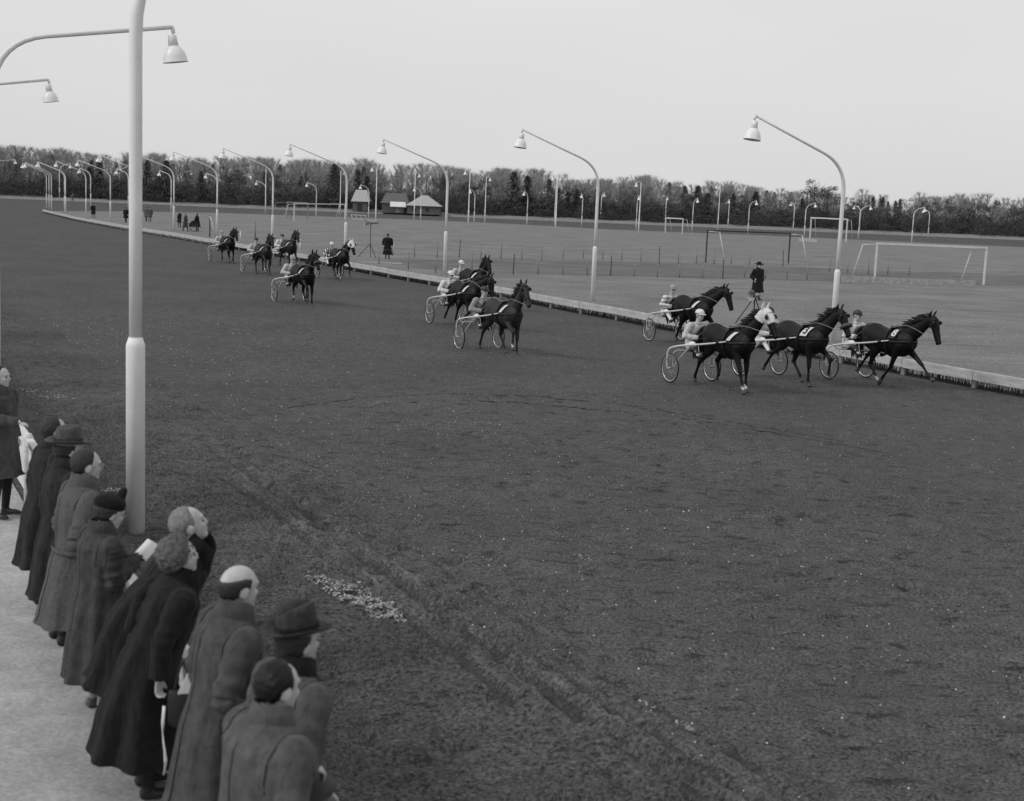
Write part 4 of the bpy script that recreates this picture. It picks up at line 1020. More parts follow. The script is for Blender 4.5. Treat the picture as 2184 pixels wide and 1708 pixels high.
def head_parts(mb, T, zone_skin=0):
    """T maps head space -> figure space"""
    mb.zone = zone_skin
    def E(c, r, M=None):
        mb.ell(T(V(*c)), r, 14, 10, T.rot)
    mb.tube([T(V(-.02, 0, 1.45)), T(V(-.01, 0, 1.54)), T(V(-.005, 0, 1.60))], [(.068, .066), (.058, .060), (.058, .065)], 14, up=T.rot @ V(1, 0, 0), n=2)
    E((.0, 0, 1.670), (.098, .076, .088)); E((-.015, 0, 1.655), (.088, .074, .085))
    E((.045, 0, 1.615), (.052, .060, .075)); E((.060, 0, 1.562), (.036, .040, .028)); E((.03, 0, 1.585), (.055, .057, .04))
    E((.085, 0, 1.673), (.02, .052, .014)); E((.088, 0, 1.592), (.016, .026, .012))
    for s in (-1, 1):
        E((.068, s * .036, 1.625), (.028, .022, .022)); 
        mb.ell(T(V(-.004, s * .079, 1.635)), (.025, .011, .037), 12, 8, T.rot @ Matrix.Rotation(s * .35, 3, 'Z'))
    mb.tube([T(V(.092, 0, 1.66)), T(V(.112, 0, 1.630)), T(V(.116, 0, 1.618)), T(V(.095, 0, 1.610))], [(.008, .010), (.013, .012), (.016, .010), (.010, .006)], 8)
class HT:
    """head transform: neck point of the figure, yaw and pitch of the head, position offset"""
    def __init__(s, base, yaw, pitch, scale=1.0):
        s.base = base; s.rot = Matrix.Rotation(yaw, 3, 'Z') @ Matrix.Rotation(pitch, 3, 'Y') @ Matrix.Scale(scale, 3); s.sc = 1.0
    def __call__(s, p): return s.base + s.rot @ ((p - V(-.02, 0, 1.47)) * s.sc)
def hair_mesh(T, kind, rnd=0):
    mb = MB(); r_ = random.Random(rnd)
    def fn(u):
        # u: unit direction in head space; returns radius factor
        x, y, z = u
        face = 1 / (1 + math.exp(-(x - (.30 + .25 * z + (.12 if kind in ('thin', 'bald') else 0))) * 14))       # 1 on the face side
        zl = -.42 - .62 * max(0, min(1, -x * 1.7 + .15)); low = 1 / (1 + math.exp((z - zl) * 14))
        k = (1.10 if kind in ('curly', 'under') else 1.055) - .26 * face - .22 * low
        k += (.035 * mnoise.noise(V(x, y, z) * 11) + .02 * mnoise.noise(V(x, y, z) * 25)) * (1 if kind != 'under' else .4)
        if z > .80 and kind not in ('bald', 'thin'): k = 1.06 - .12 * max(0, x)
        n_ = mnoise.noise(V(x, y, z) * 5 + V(rnd, 0, 0))
        if kind == 'bald':
            top = 1 / (1 + math.exp(-(z - .42 + .25 * max(0, -x)) * 18)); k -= .28 * top; k += .0
        if kind in ('thin', 'short', 'under'): k += .018 * mnoise.noise(V(x * 3, y * 12, z * 3)) + .012 * mnoise.noise(V(x, y, z) * 16)
        if kind == 'thin':
            fr = 1 / (1 + math.exp(-(x - .42) * 10)) / (1 + math.exp(-(z - .3) * 10)); k -= .22 * fr; k += .02 * n_
        if kind == 'curly': k = 1.30 - .36 * face - .12 * low + .10 * n_ + .14 * mnoise.noise(V(x, y, z) * 9) + .10 * mnoise.noise(V(x, y, z) * 19)
        if kind == 'under': k = 1.14 - .33 * face - (.35 if z > .25 else 0) + .05 * n_
        if kind != 'curly' and kind != 'under': k -= .22 * math.exp(-((x + .02) ** 2 + (z + .34) ** 2) / .035)
        return k * (1 + .012 * n_ + .01 * mnoise.noise(V(x * 2, y, z * 14) * 2))
    mb.ell(T(V(-.004, 0, 1.668)), (.101, .081, .094), 72, 48, T.rot, fn)
    return sm(mb)
def figure(J, zones, voxel=.011, trous=.062, smooth=4):
    """J: joints. one continuous body"""
    mb = MB()
    mb.zone = 2
    pel, ch, nb = J['pelvis'], J['chest'], J['neck']
    mb.zone = 3
    mb.tube([pel + (pel - ch) * .25, pel, pel.lerp(ch, .5), ch, ch.lerp(nb, .6), nb], [(.12, .09), (.155, .105), (.135, .095), (.165, .11), (.14, .085), (.06, .06)], 18, up=J.get('up', V(1, 0, 0)), n=3)
    for s, sd_ in ((1, 'L'), (-1, 'R')):
        h, k, a, toe = J['hip' + sd_], J['knee' + sd_], J['ank' + sd_], J['toe' + sd_]
        mb.zone = 1; tb_ = J.get('thigh', 1.0); mb.tube([h + (h - k) * .05, h.lerp(k, .35), k, k.lerp(a, .35), a], [(.088 * tb_, .09 * tb_), (.078 * tb_, .08 * tb_), (.056 * tb_, .058 * tb_), (.056, .056), (.045, .045)], 12, up=V(1, 0, 0.01), n=3)
        if J.get('boots'): mb.zone = 2; mb.tube([k.lerp(a, .12), k.lerp(a, .35), a], [(.062, .062), (.060, .060), (.048, .048)], 12, n=2)
        mb.zone = 2; d = (toe - a); f = V(d.x, d.y, 0).normalized() if V(d.x, d.y, 0).length > .01 else V(1, 0, 0)
        mb.tube([a, a + V(0, 0, -.03)], [.043, .045], 10); mb.tube([a + V(0, 0, -.055) - f * .05, a + V(0, 0, -.05), a.lerp(toe, .6) + V(0, 0, -.01), toe], [(.032, .03), (.040, .042), (.044, .03), (.03, .018)], 12, n=3)
        sh, el, wr = J['sh' + sd_], J['el' + sd_], J['wr' + sd_]
        mb.zone = 3; mb.tube([ch.lerp(sh, .55), sh, sh.lerp(el, .4), el, el.lerp(wr, .4), wr], [.06, .058, .052, .042, .042, .028], 12, n=3)
        mb.zone = J.get('handzone', 0); hand(mb, wr, (wr - el) + J.get('hd' + sd_, V(0, 0, 0)), s, J.get('curl', .7))
    T = J['T']; head_parts(mb, T, 0)
    return remesh(mb, voxel, smooth, zones)
def coat_mesh(J, hem, rings, voxel=.012, fold=.05, nf=9, seed=0, arms=True, slv=1.0, lift=0):
    mb = MB(); r_ = random.Random(seed); ph = [r_.uniform(0, 6.28) for _ in range(6)]
    def mod(u, a):
        f = (1 - u) ** 1.3
        n_ = mnoise.noise(V(math.cos(a) * 2.2, math.sin(a) * 2.2, u * 2.5 + seed))
        return 1 + fold * f * (math.sin(nf * a + ph[0] + .6 * math.sin(3 * u + ph[3])) * .6 + .5 * math.sin((nf - 3) * a + ph[1]) ) + .06 * n_ + .012 * math.sin(30 * u + 2 * a)
    mb.tube([p for p, r in rings], [r for p, r in rings], 56, up=J.get('up', V(1, 0, 0)), n=5, mod=mod)
    for sd_ in ('L', 'R'):
        sh, el, wr = J['sh' + sd_], J['el' + sd_], J['wr' + sd_]; ch = J['chest']
        pts = [ch.lerp(sh, .5) + V(0, 0, .02), sh + V(0, 0, -.005), sh.lerp(el, .35), sh.lerp(el, .75), el, el.lerp(wr, .35), el.lerp(wr, .75), wr]
        bend = 1 - max(-1, min(1, (el - sh).normalized().dot((wr - el).normalized())))
        def mo(u, a, bd=bend):
            w_ = math.exp(-((u - .55) / .25) ** 2)
            return 1 + (.08 + .07 * bd) * w_ * math.sin(46 * u + 1.3 * math.cos(a + ph[2])) + .06 * mnoise.noise(V(math.cos(a), math.sin(a), u * 5 + seed * 3))
        mb.tube(pts, [.075 * slv, .088 * slv, .080 * slv, .070 * slv, .066 * slv, .062 * slv, .060 * slv, .058 * slv], 18, n=6, mod=mo)
    return remesh(mb, voxel, 2)
def shear(J, lean, c=V(0, 0, .90)):
    for k, v in list(J.items()):
        if isinstance(v, Vector) and k in ('chest', 'neck', 'shL', 'shR', 'elL', 'elR', 'wrL', 'wrR'): J[k] = rot_xz(v, c, lean)
    J['up'] = V(1, 0, 0)
    return J
def hat_fedora(T, m, band, parent, tilt=0.0, back=0.0, brim=.146, hgt=.128):
    M = T.rot @ Matrix.Rotation(tilt, 3, 'Y'); c = T(V(-.005 - back, 0, 1.703))
    def fb(p, a, r):
        side = abs(math.sin(a)); q = (r - .10) / .06
        if q > 0: p.z += .035 * q * side ** 2 - .016 * q * max(0, math.cos(a)) + .012 * q * max(0, -math.cos(a))
        return p
    mb = MB().lathe([(.088, .0), (.10, -.004), (.125, -.004), (brim, 0), (brim + .003, .004), (brim, .008), (.125, .004), (.10, .006), (.09, .01)], 40, c, M, 1.16, .95, fb)
    obj('hat_brim', sm(mb), m, parent)
    def fc(p, a, r):
        t_ = max(0, min(1, p.z / hgt)); p.x *= 1.16 * (1 - .05 * t_); p.y *= .95
        if t_ > .55:
            pin = math.exp(-(p.y / .022) ** 2); p.z -= .030 * pin * (1 if t_ > .9 else 0); 
            if p.x > .02: p.y *= (1 - .28 * t_ * min(1, p.x / .07))
            p.z += -.02 * max(0, -p.x / .1) * t_ + .010 * max(0, p.x / .1) * t_
        return p
    mb = MB().lathe([(.092, .0), (.090, .03), (.087, .06), (.084, hgt - .02), (.078, hgt - .004), (.065, hgt), (.045, hgt), (.02, hgt), (.0, hgt)], 40, c, M, 1, 1, fc)
    obj('hat_crown', sm(mb), m, parent)
    mb = MB().lathe([(.094, .004), (.0955, .008), (.0935, .032), (.092, .034)], 40, c, M, 1.16, .95)
    obj('hat_band', sm(mb), band, parent)
def cap(T, m, parent, helmet=False, name='cap'):
    mb = MB(); c = T(V(-.004, 0, 1.69))
    def fn(u): return 1.0 if u.z > -.05 else .9
    mb.ell(c, (.112, .092, .088 if helmet else .075), 22, 14, T.rot, fn)
    obj(name, sm(mb), m, parent)
    mb = MB(); pts = []
    for k in range(9):
        a = -1.15 + 2.3 * k / 8
        mb.v.append(T(V(.100 * math.cos(a) - .0, .088 * math.sin(a), 1.685))); mb.v.append(T(V(.100 * math.cos(a) + .062 * math.cos(a) ** 1.0, .095 * math.sin(a), 1.672)))
        mb.v.append(T(V(.100 * math.cos(a) + .062 * math.cos(a), .095 * math.sin(a), 1.665))); mb.v.append(T(V(.100 * math.cos(a), .088 * math.sin(a), 1.676)))
    for k in range(8):
        for q in range(4): mb.face((k * 4 + q, k * 4 + (q + 1) % 4, (k + 1) * 4 + (q + 1) % 4, (k + 1) * 4 + q))
    obj('peak', sm(mb), m, parent)
def eyes(T, parent):
    for s in (-1, 1): obj('eye', sm(MB().ell(T(V(.084, s * .031, 1.645)), (.010, .013, .009), 10, 7, T.rot)), leather, parent)

# ---- driver
def driver_J(lean=.0, hy=0.0):
    J = {}
    J['pelvis'] = V(.02, 0, .92); J['chest'] = V(.02 + .10 * (1 + lean), 0, 1.26); J['neck'] = V(.02 + .15 * (1 + lean), 0, 1.43)
    J['hipL'] = V(.05, .10, .90); J['kneeL'] = V(.44, .30, .98); J['ankL'] = V(.76, .36, .76); J['toeL'] = V(.94, .38, .76); J['thigh'] = 1.22
    J['hipR'] = V(.05, -.10, .90); J['kneeR'] = V(.44, -.30, .98); J['ankR'] = V(.76, -.36, .76); J['toeR'] = V(.94, -.38, .76)
    sx = J['neck'].x - .02
    J['shL'] = V(sx, .20, 1.385); J['shR'] = V(sx, -.20, 1.385); J['elL'] = V(sx + .02, .36, 1.15); J['elR'] = V(sx + .02, -.36, 1.15)
    J['wrL'] = V(sx + .24, .13, 1.12); J['wrR'] = V(sx + .24, -.13, 1.12); J['curl'] = 1.2; J['handzone'] = 4
    J['T'] = HT(J['neck'] + V(0, 0, .02), hy, .08, 1.06)
    return J
glove_m = mat('dark_glove', 0.03, 0.7, 0.2, 20); boot_m = mat('black_boot', 0.02, 0.35, 0.2, 20)
goggle_m = mat('goggle_glass', 0.03, 0.15, 0.1, 10)
DJ = [driver_J(0, .15), driver_J(.4, -.25)]
DJ[0]['boots'] = True
DB = [figure(J, [skin_m, trou_w, boot_m, trou_w, glove_m], .012) for J in DJ]
DC = []
for i, J in enumerate(DJ):
    p, c, n_ = J['pelvis'], J['chest'], J['neck']
    DC.append(coat_mesh(J, 0, [(p + V(-.01, 0, -.03), (.20, .15)), (p + V(0, 0, .10), (.195, .145)), (c, (.215, .145)), (c.lerp(n_, .55), (.185, .115)), (n_ + V(0, 0, .0), (.075, .075))], .014, .03, 7, i, slv=1.02))
def add_driver(rig, v, jm, capm, label, dx=0, goggles=False, scarf=False, sash=False, pos=None, hband=False):
    t = thing('person', label, 'person', rig['o'] + HEAD * dx + V(0, 0, -.055), RZ, 'sulky drivers'); t.scale = (1.07, 1.1, 1.07)
    J = DJ[v]; obj('body', DB[v], None, t)
    j = obj('jacket', DC[v], jm if not DC[v].materials else None, t); omat(j, jm)
    T = J['T']; cap(T, capm, t, True, 'helmet'); eyes(T, t)
    obj('hair', hair_mesh(T, 'short', 3), mat('dark_hair', .03, .6, .3, 60, .4, 150), t)
    obj('collar', sm(MB().tube([J['neck'] + V(.062 * math.cos(a) + .005, .066 * math.sin(a), .02 - .012 * math.cos(a)) for a in [k * 6.283 / 14 for k in range(14)]], [.018] * 14, 8, closed=True)), jm, t)
    if goggles:
        for s in (-1, 1): obj('goggle', sm(MB().ell(T(V(.094, s * .033, 1.647)), (.014, .026, .02), 12, 8, T.rot)), goggle_m, t)
    if sash:
        n_, p = J['neck'], J['pelvis']
        obj('sash', sm(MB().tube([n_ + V(-.02, -.16, -.02), n_ + V(.11, -.10, -.12), n_ + V(.115, .02, -.28), p + V(.16, .13, .08)], [(.03, .006)] * 4, 8, n=4)), cloth_w, t)
    return t

def rig(x, y, k, near='R'):
    """x,y: photo position where the right (left in picture) wheel touches the track"""
    p = P(x, y); left = V(-HEAD.y, HEAD.x, 0)
    return {'o': p + left * .645, 'k': k}
def rig_c(x, y, k): return {'o': P(x, y), 'k': k}
jk = {'light': mat('light_silk', .48, .6, .12, 8, .3, 30), 'pale': mat('pale_silk', .64, .6, .1, 8, .3, 30), 'mid': mat('mid_grey_silk', .26, .6, .15, 8, .3, 30)}
stripes('striped_silk_hoops', .30, .66, 2, 9.0, .5); stripes('striped_silk_vertical', .02, .62, 1, 11.0, .5); stripes('checked_silk', .25, .70, 0, 8.0, .5)
capw = mat('white_helmet', .66, .4, .06, 10); capg = mat('grey_helmet', .30, .5, .1, 10); capd = mat('dark_helmet', .04, .5, .1, 10)
# leading group --------------------------------------------------
r = rig(1383, 727, 1); add_sulky(r, 'sulky running against the low rail, upper left of the leading group')
add_horse(r, ('f_fwd', 'f_stand', 'h_push', 'h_fwd'), .28, .25, black_c, 'black horse with star on its forehead running behind the others by the rail', star=True)
add_driver(r, 1, MATS['striped_silk_hoops'], capg, 'driver in a pale hooped jersey and grey helmet beside the rail', goggles=True)
r = rig(1427, 815.5, 2); add_sulky(r, 'sulky behind the white hooded horse, closest to the viewer')
add_horse(r, ('f_stand', 'f_land', 'h_lift', 'h_push'), .10, .10, black_c, 'black horse wearing a white hood with dark eye cups', socks=(0, 1), hood=True, num=None)
add_driver(r, 0, jk['light'], capw, 'driver in a light grey jacket and white cap behind the white hooded horse')
r = rig(1577, 802, 3); add_sulky(r, 'sulky drawn by the horse with number three on its cloth')
add_horse(r, ('f_fwd', 'f_stand', 'h_fwd', 'h_back'), .16, .05, dark_c, 'dark horse with sheepskin noseband and number three on a white cloth', num='3', noseband=True, spine_off=1.60)
add_driver(r, 1, jk['pale'], capd, 'driver in white mostly hidden behind the white hooded horse')
r = rig(1766, 808, 4); add_sulky(r, 'foremost sulky at the right, drawn by the horse numbered eight')
add_horse(r, ('f_reach', 'f_back', 'h_back', 'h_fwd'), .30, .05, black_c, 'leading black horse at the right stretching out, number eight on dark cloth', socks=(3,), num='8', cloth='dark')
add_driver(r, 0, MATS['checked_silk'], capd, 'driver in white patterned silks hidden behind the head of horse three')
# middle group ---------------------------------------------------
r = rig(978, 745, 5); add_sulky(r, 'nearest sulky of the middle group, behind the bay horse')
add_horse(r, ('f_stand', 'f_fwd', 'h_fwd', 'h_push'), .02, -.10, bay_c, 'bay horse in front of the middle group lifting its foreleg high', socks=(1,), mane=mane_b)
add_driver(r, 0, jk['mid'], capd, 'driver with dark cap, grey jacket and white sash in the middle group', sash=True)
r = rig(915.5, 690, 6); add_sulky(r, 'sulky with wheels showing behind the nearest one of the middle group')
add_horse(r, ('f_fwd', 'f_fold', 'h_push', 'h_back'), .45, .15, dark_c, 'dark horse with lowered neck between two others in the middle group')
add_driver(r, 0, jk['pale'], capw, 'driver in pale jacket, helmet and goggles at the left of the middle group', goggles=True)
r = rig_c(975, 651, 7); add_sulky(r, 'sulky nearest the rail in the middle group, wheels hidden')
add_horse(r, ('f_fwd', 'f_stand', 'h_fwd', 'h_push'), .05, -.15, black_c, 'black horse holding its head highest in the middle group by the rail')
add_driver(r, 0, jk['light'], capw, 'driver with white cap farthest back in the middle group')
# rear group -----------------------------------------------------
r = rig(584.5, 644, 8); add_sulky(r, 'sulky with mudguards nearest the viewer in the left group')
add_horse(r, ('f_stand', 'f_fwd', 'h_fwd', 'h_lift'), .05, .0, black_c, 'large black horse with pricked ears and sheepskin noseband leading the left group', noseband=True, socks=(3,))
add_driver(r, 0, jk['light'], capg, 'driver in light jacket with grey helmet and goggles nearest in the left group', goggles=True)
r = rig_c(702, 592, 9); add_sulky(r, 'sulky drawn by the dark horse with a pale hood in the left group')
add_horse(r, ('f_fwd', 'f_stand', 'h_stand', 'h_fwd'), .20, .10, dark_c, 'dark horse in a pale hood by the rail at the right of the left group', hood=True, socks=(1, 2))
add_driver(r, 1, MATS['striped_silk_vertical'], capw, 'driver in black and white vertically striped silks')
r = rig_c(598, 566, 10); add_sulky(r, 'sulky closest to the rail in the left group')
add_horse(r, ('f_land', 'f_stand', 'h_fwd', 'h_push'), .02, .0, brown_c, 'brown horse trotting along the rail in the left group, head up')
add_driver(r, 0, jk['pale'], capd, 'driver with black cap and pale silks along the rail in the left group')
r = rig(517, 580.5, 11); add_sulky(r, 'sulky in the middle of the left group with dark wheels')
add_horse(r, ('f_stand', 'f_fwd', 'h_lift', 'h_stand'), .10, -.05, brown_c, 'brown horse second from the left in the left group', mane=mane_b)
add_driver(r, 0, jk['light'], capd, 'driver in white jacket with dark cap, second from the left')
r = rig(447, 557.5, 12); add_sulky(r, 'leftmost and last sulky of the field')
add_horse(r, ('f_stand', 'f_fwd', 'h_fwd', 'h_lift'), .15, .05, black_c, 'leftmost black horse running last in the field')
add_driver(r, 0, jk['light'], capg, 'driver of the leftmost sulky in a pale jacket')

# ================================================================ STANDING PEOPLE
def stand_J(H=1.75, lean=0.0, yaw=0.0, pitch=0.0, elL=None, wrL=None, elR=None, wrR=None, stride=0.0, neckf=0.0, spread=.11):
    J = {}
    J['pelvis'] = V(0, 0, .95); J['chest'] = V(.0, 0, 1.28); J['neck'] = V(-.02, 0, 1.47)
    for s, q in ((1, 'L'), (-1, 'R')):
        st = stride * s
        J['hip' + q] = V(0, s * .09, .92); J['knee' + q] = V(.03 + st * .5, s * .10, .50); J['ank' + q] = V(-.02 + st, s * spread, .09 + abs(min(0, st)) * .15); J['toe' + q] = V(.17 + st, s * (spread + .03), .03 + abs(min(0, st)) * .05)
        J['sh' + q] = V(-.015, s * .230, 1.405); J['el' + q] = V(-.06, s * .26, 1.13); J['wr' + q] = V(.08, s * .25, .90)
    for k, v in (('elL', elL), ('wrL', wrL), ('elR', elR), ('wrR', wrR)):
        if v is not None: J[k] = V(*v)
    shear(J, lean); J['T'] = HT(J['neck'] + V(neckf, 0, -.02), yaw, pitch, 1.10); J['curl'] = .8; J['lean'] = lean; J['H'] = H
    return J
def coat_rings(J, hem, w=1.0, flare=1.0, belly=1.0):
    l = J['lean']; c = V(0, 0, .90)
    base = [(V(-.01, 0, hem), (.27 * flare, .225 * flare)), (V(-.01, 0, .55), (.235 * (flare * .7 + .3), .195 * flare)), (V(-.01, 0, .80), (.215, .17)), (V(0, 0, .98), (.195 * belly, .145 * belly)), (V(0, 0, 1.12), (.195, .14)), (V(-.005, 0, 1.27), (.212, .145)), (V(-.015, 0, 1.38), (.222, .135)), (V(-.02, 0, 1.44), (.175, .105)), (V(-.015, 0, 1.50), (.085, .08))]
    out = []
    for p, (a, b) in base:
        if p.z > .9: p = rot_xz(p, c, l)
        else: p = p + V((.9 - p.z) * -math.tan(l) * .25, 0, 0)
        out.append((p, (a * w, b * w)))
    return out
def collar(J, m, parent, r0=.082, r1=.108, h=.125, thick=.014, turned=True):
    M = Matrix.Rotation(J['lean'] * .8, 3, 'Y'); c = J['neck'] + V(.004, 0, -.01); mb = MB()
    prof = [(r0, -.02), (r0 - .004, h * .6), (r0 - .002, h), (r0 + .010, h + .004), (r0 + .022, h * .55), (r1 + .02, -.012), (r1 + .01, -.03)]
    def fn(p, a, r):
        f = max(0, math.cos(a)); p.z -= f ** 2 * .05; p.x += f ** 3 * .02
        return p
    mb.lathe(prof, 36, c, M, 1.0, 1.0, fn)
    obj('collar', sm(mb), m, parent)
def wool(n, c, s=14):
    if 'wool_' + n in MATS: return MATS['wool_' + n]
    m = mat('wool_' + n, c, 0.95, 0.30, s, 0.5, 170, spec=.1); k = m.node_tree; b = k.nodes['Principled BSDF']
    b.inputs['Sheen Weight'].default_value = .05; b.inputs['Sheen Roughness'].default_value = .5
    fine = [q for q in k.nodes if q.type == 'BUMP'][0]; tcn = [q for q in k.nodes if q.type == 'TEX_COORD'][0]
    mp2 = k.nodes.new('ShaderNodeMapping'); mp2.inputs['Scale'].default_value = (1.4, 1.4, .4); k.links.new(tcn.outputs['Object'], mp2.inputs[0])
    z = k.nodes.new('ShaderNodeTexNoise'); z.inputs['Scale'].default_value = 7; z.inputs['Detail'].default_value = 3; z.inputs['Distortion'].default_value = .8
    k.links.new(mp2.outputs[0], z.inputs['Vector']); bp = k.nodes.new('ShaderNodeBump'); bp.inputs['Strength'].default_value = .65; bp.inputs['Distance'].default_value = .05
    k.links.new(z.outputs[0], bp.inputs['Height']); k.links.new(fine.outputs[0], bp.inputs['Normal']); k.links.new(bp.outputs[0], b.inputs['Normal'])
    return m
W_dark = wool('black', .016); W_char = wool('charcoal', .026); W_grey = wool('grey', .070); W_mid = wool('mid_grey', .058); W_light = wool('light_grey', .090); W_tweed = wool('tweed', .095, 60)
trou_d = wool('trousers', .028); shoe_m = mat('shoe', .03, .35, .2, 10); shoe_b = mat('brown_shoe', .10, .45, .2, 10)
hairs = {'dark': mat('dark_hair', .018, .6, .3, 60, .4, 150), 'grey': mat('grey_hair', .20, .7, .35, 50, .5, 150, stretch=(1, 1, .3)), 'brown': mat('brown_hair', .11, .6, .45, 40, .6, 120), 'slick': mat('slick_hair', .006, .38, .4, 30, .5, 60, stretch=(.3, 3, 1))}
fur_m = mat('black_fur', .010, .9, .5, 40, .9, 200)
wid = 1.15
def seams(J, t, me, hem):
    """sewn lines laid on the coat: centre back seam and the two armholes"""
    from mathutils.bvhtree import BVHTree
    bv = BVHTree.FromPolygons([v.co[:] for v in me.vertices], [p.vertices[:] for p in me.polygons])
    pts = []
    for k in range(30):
        z = hem + .03 + (1.42 - hem - .03) * k / 29; c = V(0, 0, z) if z < .9 else rot_xz(V(0, 0, z), V(0, 0, .9), J['lean'])
        h = bv.ray_cast(c + V(-.8, .01, 0), V(1, 0, 0))
        if h[0] is not None: pts.append(h[0])
    if len(pts) > 4: obj('back_seam', sm(MB().tube(pts, [(.007 if q < 11 else .004, .004) for q in range(len(pts))], 6)), seam_m, t)
    for s in (-1, 1):
        sh = J['sh' + ('L' if s > 0 else 'R')]; pts = []
        for k in range(17):
            a = -.6 + 4.4 * k / 16; d = V(math.cos(a), 0, math.sin(a))
            h = bv.ray_cast(V(sh.x, sh.y * .86, sh.z - .06) + d * .5, -d)
            if h[0] is not None and (h[0] - sh).length < .26: pts.append(h[0])
        if len(pts) > 4: obj('armhole_seam', sm(MB().tube(pts, .0045, 6)), seam_m, t)
seam_m = mat('seam_dark_thread', .012, .9, .2, 30)  # darker wool tone for the sewn lines
def person(px, py, facing, J, coatm, hem, label, hairk='short', hairc='dark', w=1.0, flare=1.0, trousm=None, shoem=None, voxel=.010, seed=0, headtop=1.765, zg=ZG, feet=None, group='spectators at the barrier', belly=1.0, fold=.085, col=None, nohair=False, glove=None):
    sc = J['H'] / 1.76; T = J['T']
    top = T(V(-.01, 0, headtop))
    Rm = Matrix.Rotation(facing, 3, 'Z')
    if feet is None:
        p = P(px, py, zg + top.z * sc) - (Rm @ V(top.x, top.y, 0)) * sc; p.z = zg
    else: p = P(feet[0], feet[1], zg)
    t = thing('person', label, 'person', p, facing, group); t.scale = (sc,) * 3
    obj('body', figure(J, [skin_m, trousm or trou_d, shoem or shoe_m, coatm, glove or skin_m], voxel), None, t)
    cm_ = coat_mesh(J, hem, coat_rings(J, hem, w * wid, flare, belly), voxel, fold, 9, seed, slv=1.1); obj('coat', cm_, coatm, t)
    collar(J, col or coatm, t)
    if voxel < .012: seams(J, t, cm_, hem)
    if hairk: obj('hair', hair_mesh(T, hairk, seed), hairs[hairc], t)
    eyes(T, t)
    return t
def armset(side, kind):
    s = 1 if side == 'L' else -1
    return {'down': ((-.05, s * .30, 1.13), (.03, s * .28, .90)), 'pocket': ((-.13, s * .34, 1.13), (.08, s * .28, .95)), 'fwd': ((.05, s * .29, 1.16), (.28, s * .14, 1.10)), 'rail': ((.10, s * .27, 1.20), (.34, s * .18, 1.16)), 'read': ((.02, s * .25, 1.14), (.24, s * .08, 1.24))}[kind]
def SJ(l, r_, **k):
    a, b = armset('L', l); c, d = armset('R', r_); return stand_J(elL=a, wrL=b, elR=c, wrR=d, **k)
# near to far
J = SJ('rail', 'down', H=1.74, lean=.12, yaw=.10, pitch=.10)
t = person(592, 1408, R(42), J, W_light, .45, 'nearest spectator at the bottom edge, slicked thinning dark hair, grey overcoat', 'thin', 'slick', 1.12, seed=1)
J = SJ('down', 'pocket', H=1.74, lean=.12, yaw=.05, pitch=.0)
t = person(632, 1300, R(38), J, W_light, .42, 'spectator in a dark felt hat with turned up brim and grey coat', 'under', 'dark', 1.0, seed=2, headtop=1.80, col=W_dark)
hat_fedora(J['T'], wool('hat_charcoal', .045, 30), W_dark, t, -.05)
J = SJ('down', 'pocket', H=1.80, lean=.16, yaw=.15, pitch=.08)
t = person(508, 1203, R(32), J, W_grey, .42, 'tall spectator with a shiny bald crown and dark side hair, hand in coat pocket', 'bald', 'dark', 1.03, seed=3)
J = SJ('down', 'down', H=1.70, lean=.40, yaw=.10, pitch=-.15)
t = person(372, 1148, R(24), J, W_dark, .30, 'woman with curly brown hair leaning forward in a long dark coat with fur collar', 'curly', 'brown', 1.08, flare=1.18, seed=4, fold=.11, col=fur_m)
hb = thing('handbag', 'dark handbag with a white folded paper carried by the leaning woman', 'handbag', t.location + Matrix.Rotation(R(24), 3, 'Z') @ V(.20, -.36, .56), R(24))
mb = MB(); mb.tube([(0, 0, 0), (0, 0, .05), (0, 0, .20), (0, 0, .25)], [(.05, .10), (.065, .15), (.05, .14), (.012, .13)], 16, up=(1, 0, 0), n=2); obj('bag_body', sm(mb), leather, hb)
obj('strap', sm(MB().tube([(-.10, 0, .23), (-.05, 0, .42), (.05, 0, .42), (.10, 0, .23)], .009, 8, n=4)), leather, hb)
obj('folded_paper', MB().box((-.02, -.035, .24), (.055, .004, .12), Matrix.Rotation(.35, 3, 'Y') @ Matrix.Rotation(.3, 3, 'X')), mat('programme_paper', .72, .7, .05, 8), hb)
obj('paper_strip', sm(MB().tube([(-.16, .0, .15), (-.17, -.01, -.02), (-.15, 0, -.2), (-.16, .01, -.3)], [(.012, .004)] * 4, 6, n=3)), MATS['programme_paper'], hb)
J = SJ('down', 'down', H=1.84, lean=.68, yaw=.45, pitch=-.35); J['handzone'] = 4
t = person(383, 1083, R(-2), J, W_dark, .42, 'balding grey haired man in black coat leaning out beyond the curly haired woman', 'thin', 'grey', 1.1, seed=5, glove=glove_m)
J = SJ('read', 'read', H=1.62, lean=.05, yaw=-.05, pitch=.28); J['handzone'] = 4
t = person(242, 1052, R(38), J, W_mid, .30, 'woman in a black fur hat and long grey coat reading a white programme', 'under', 'dark', 1.03, flare=1.05, seed=6, fold=.11, trousm=mat('stockings', .34, .6, .1, 20), shoem=shoe_b, glove=glove_m, headtop=1.79)
T = J['T']; mb = MB(); mb.ell(T(V(-.015, 0, 1.715)), (.118, .10, .072), 26, 16, T.rot, lambda u: 1 + .07 * mnoise.noise(u * 6)); mb.ell(T(V(.055, .02, 1.775)), (.035, .04, .075), 14, 10, T.rot @ Matrix.Rotation(.3, 3, 'Y'), lambda u: 1 + .12 * mnoise.noise(u * 5))
obj('fur_hat', remesh(mb, .01, 1), fur_m, t)
pg = obj('programme', MB().box((0, 0, 0), (.075, .11, .003)).box((0, 0, .006), (.072, .108, .002)), MATS['programme_paper'])
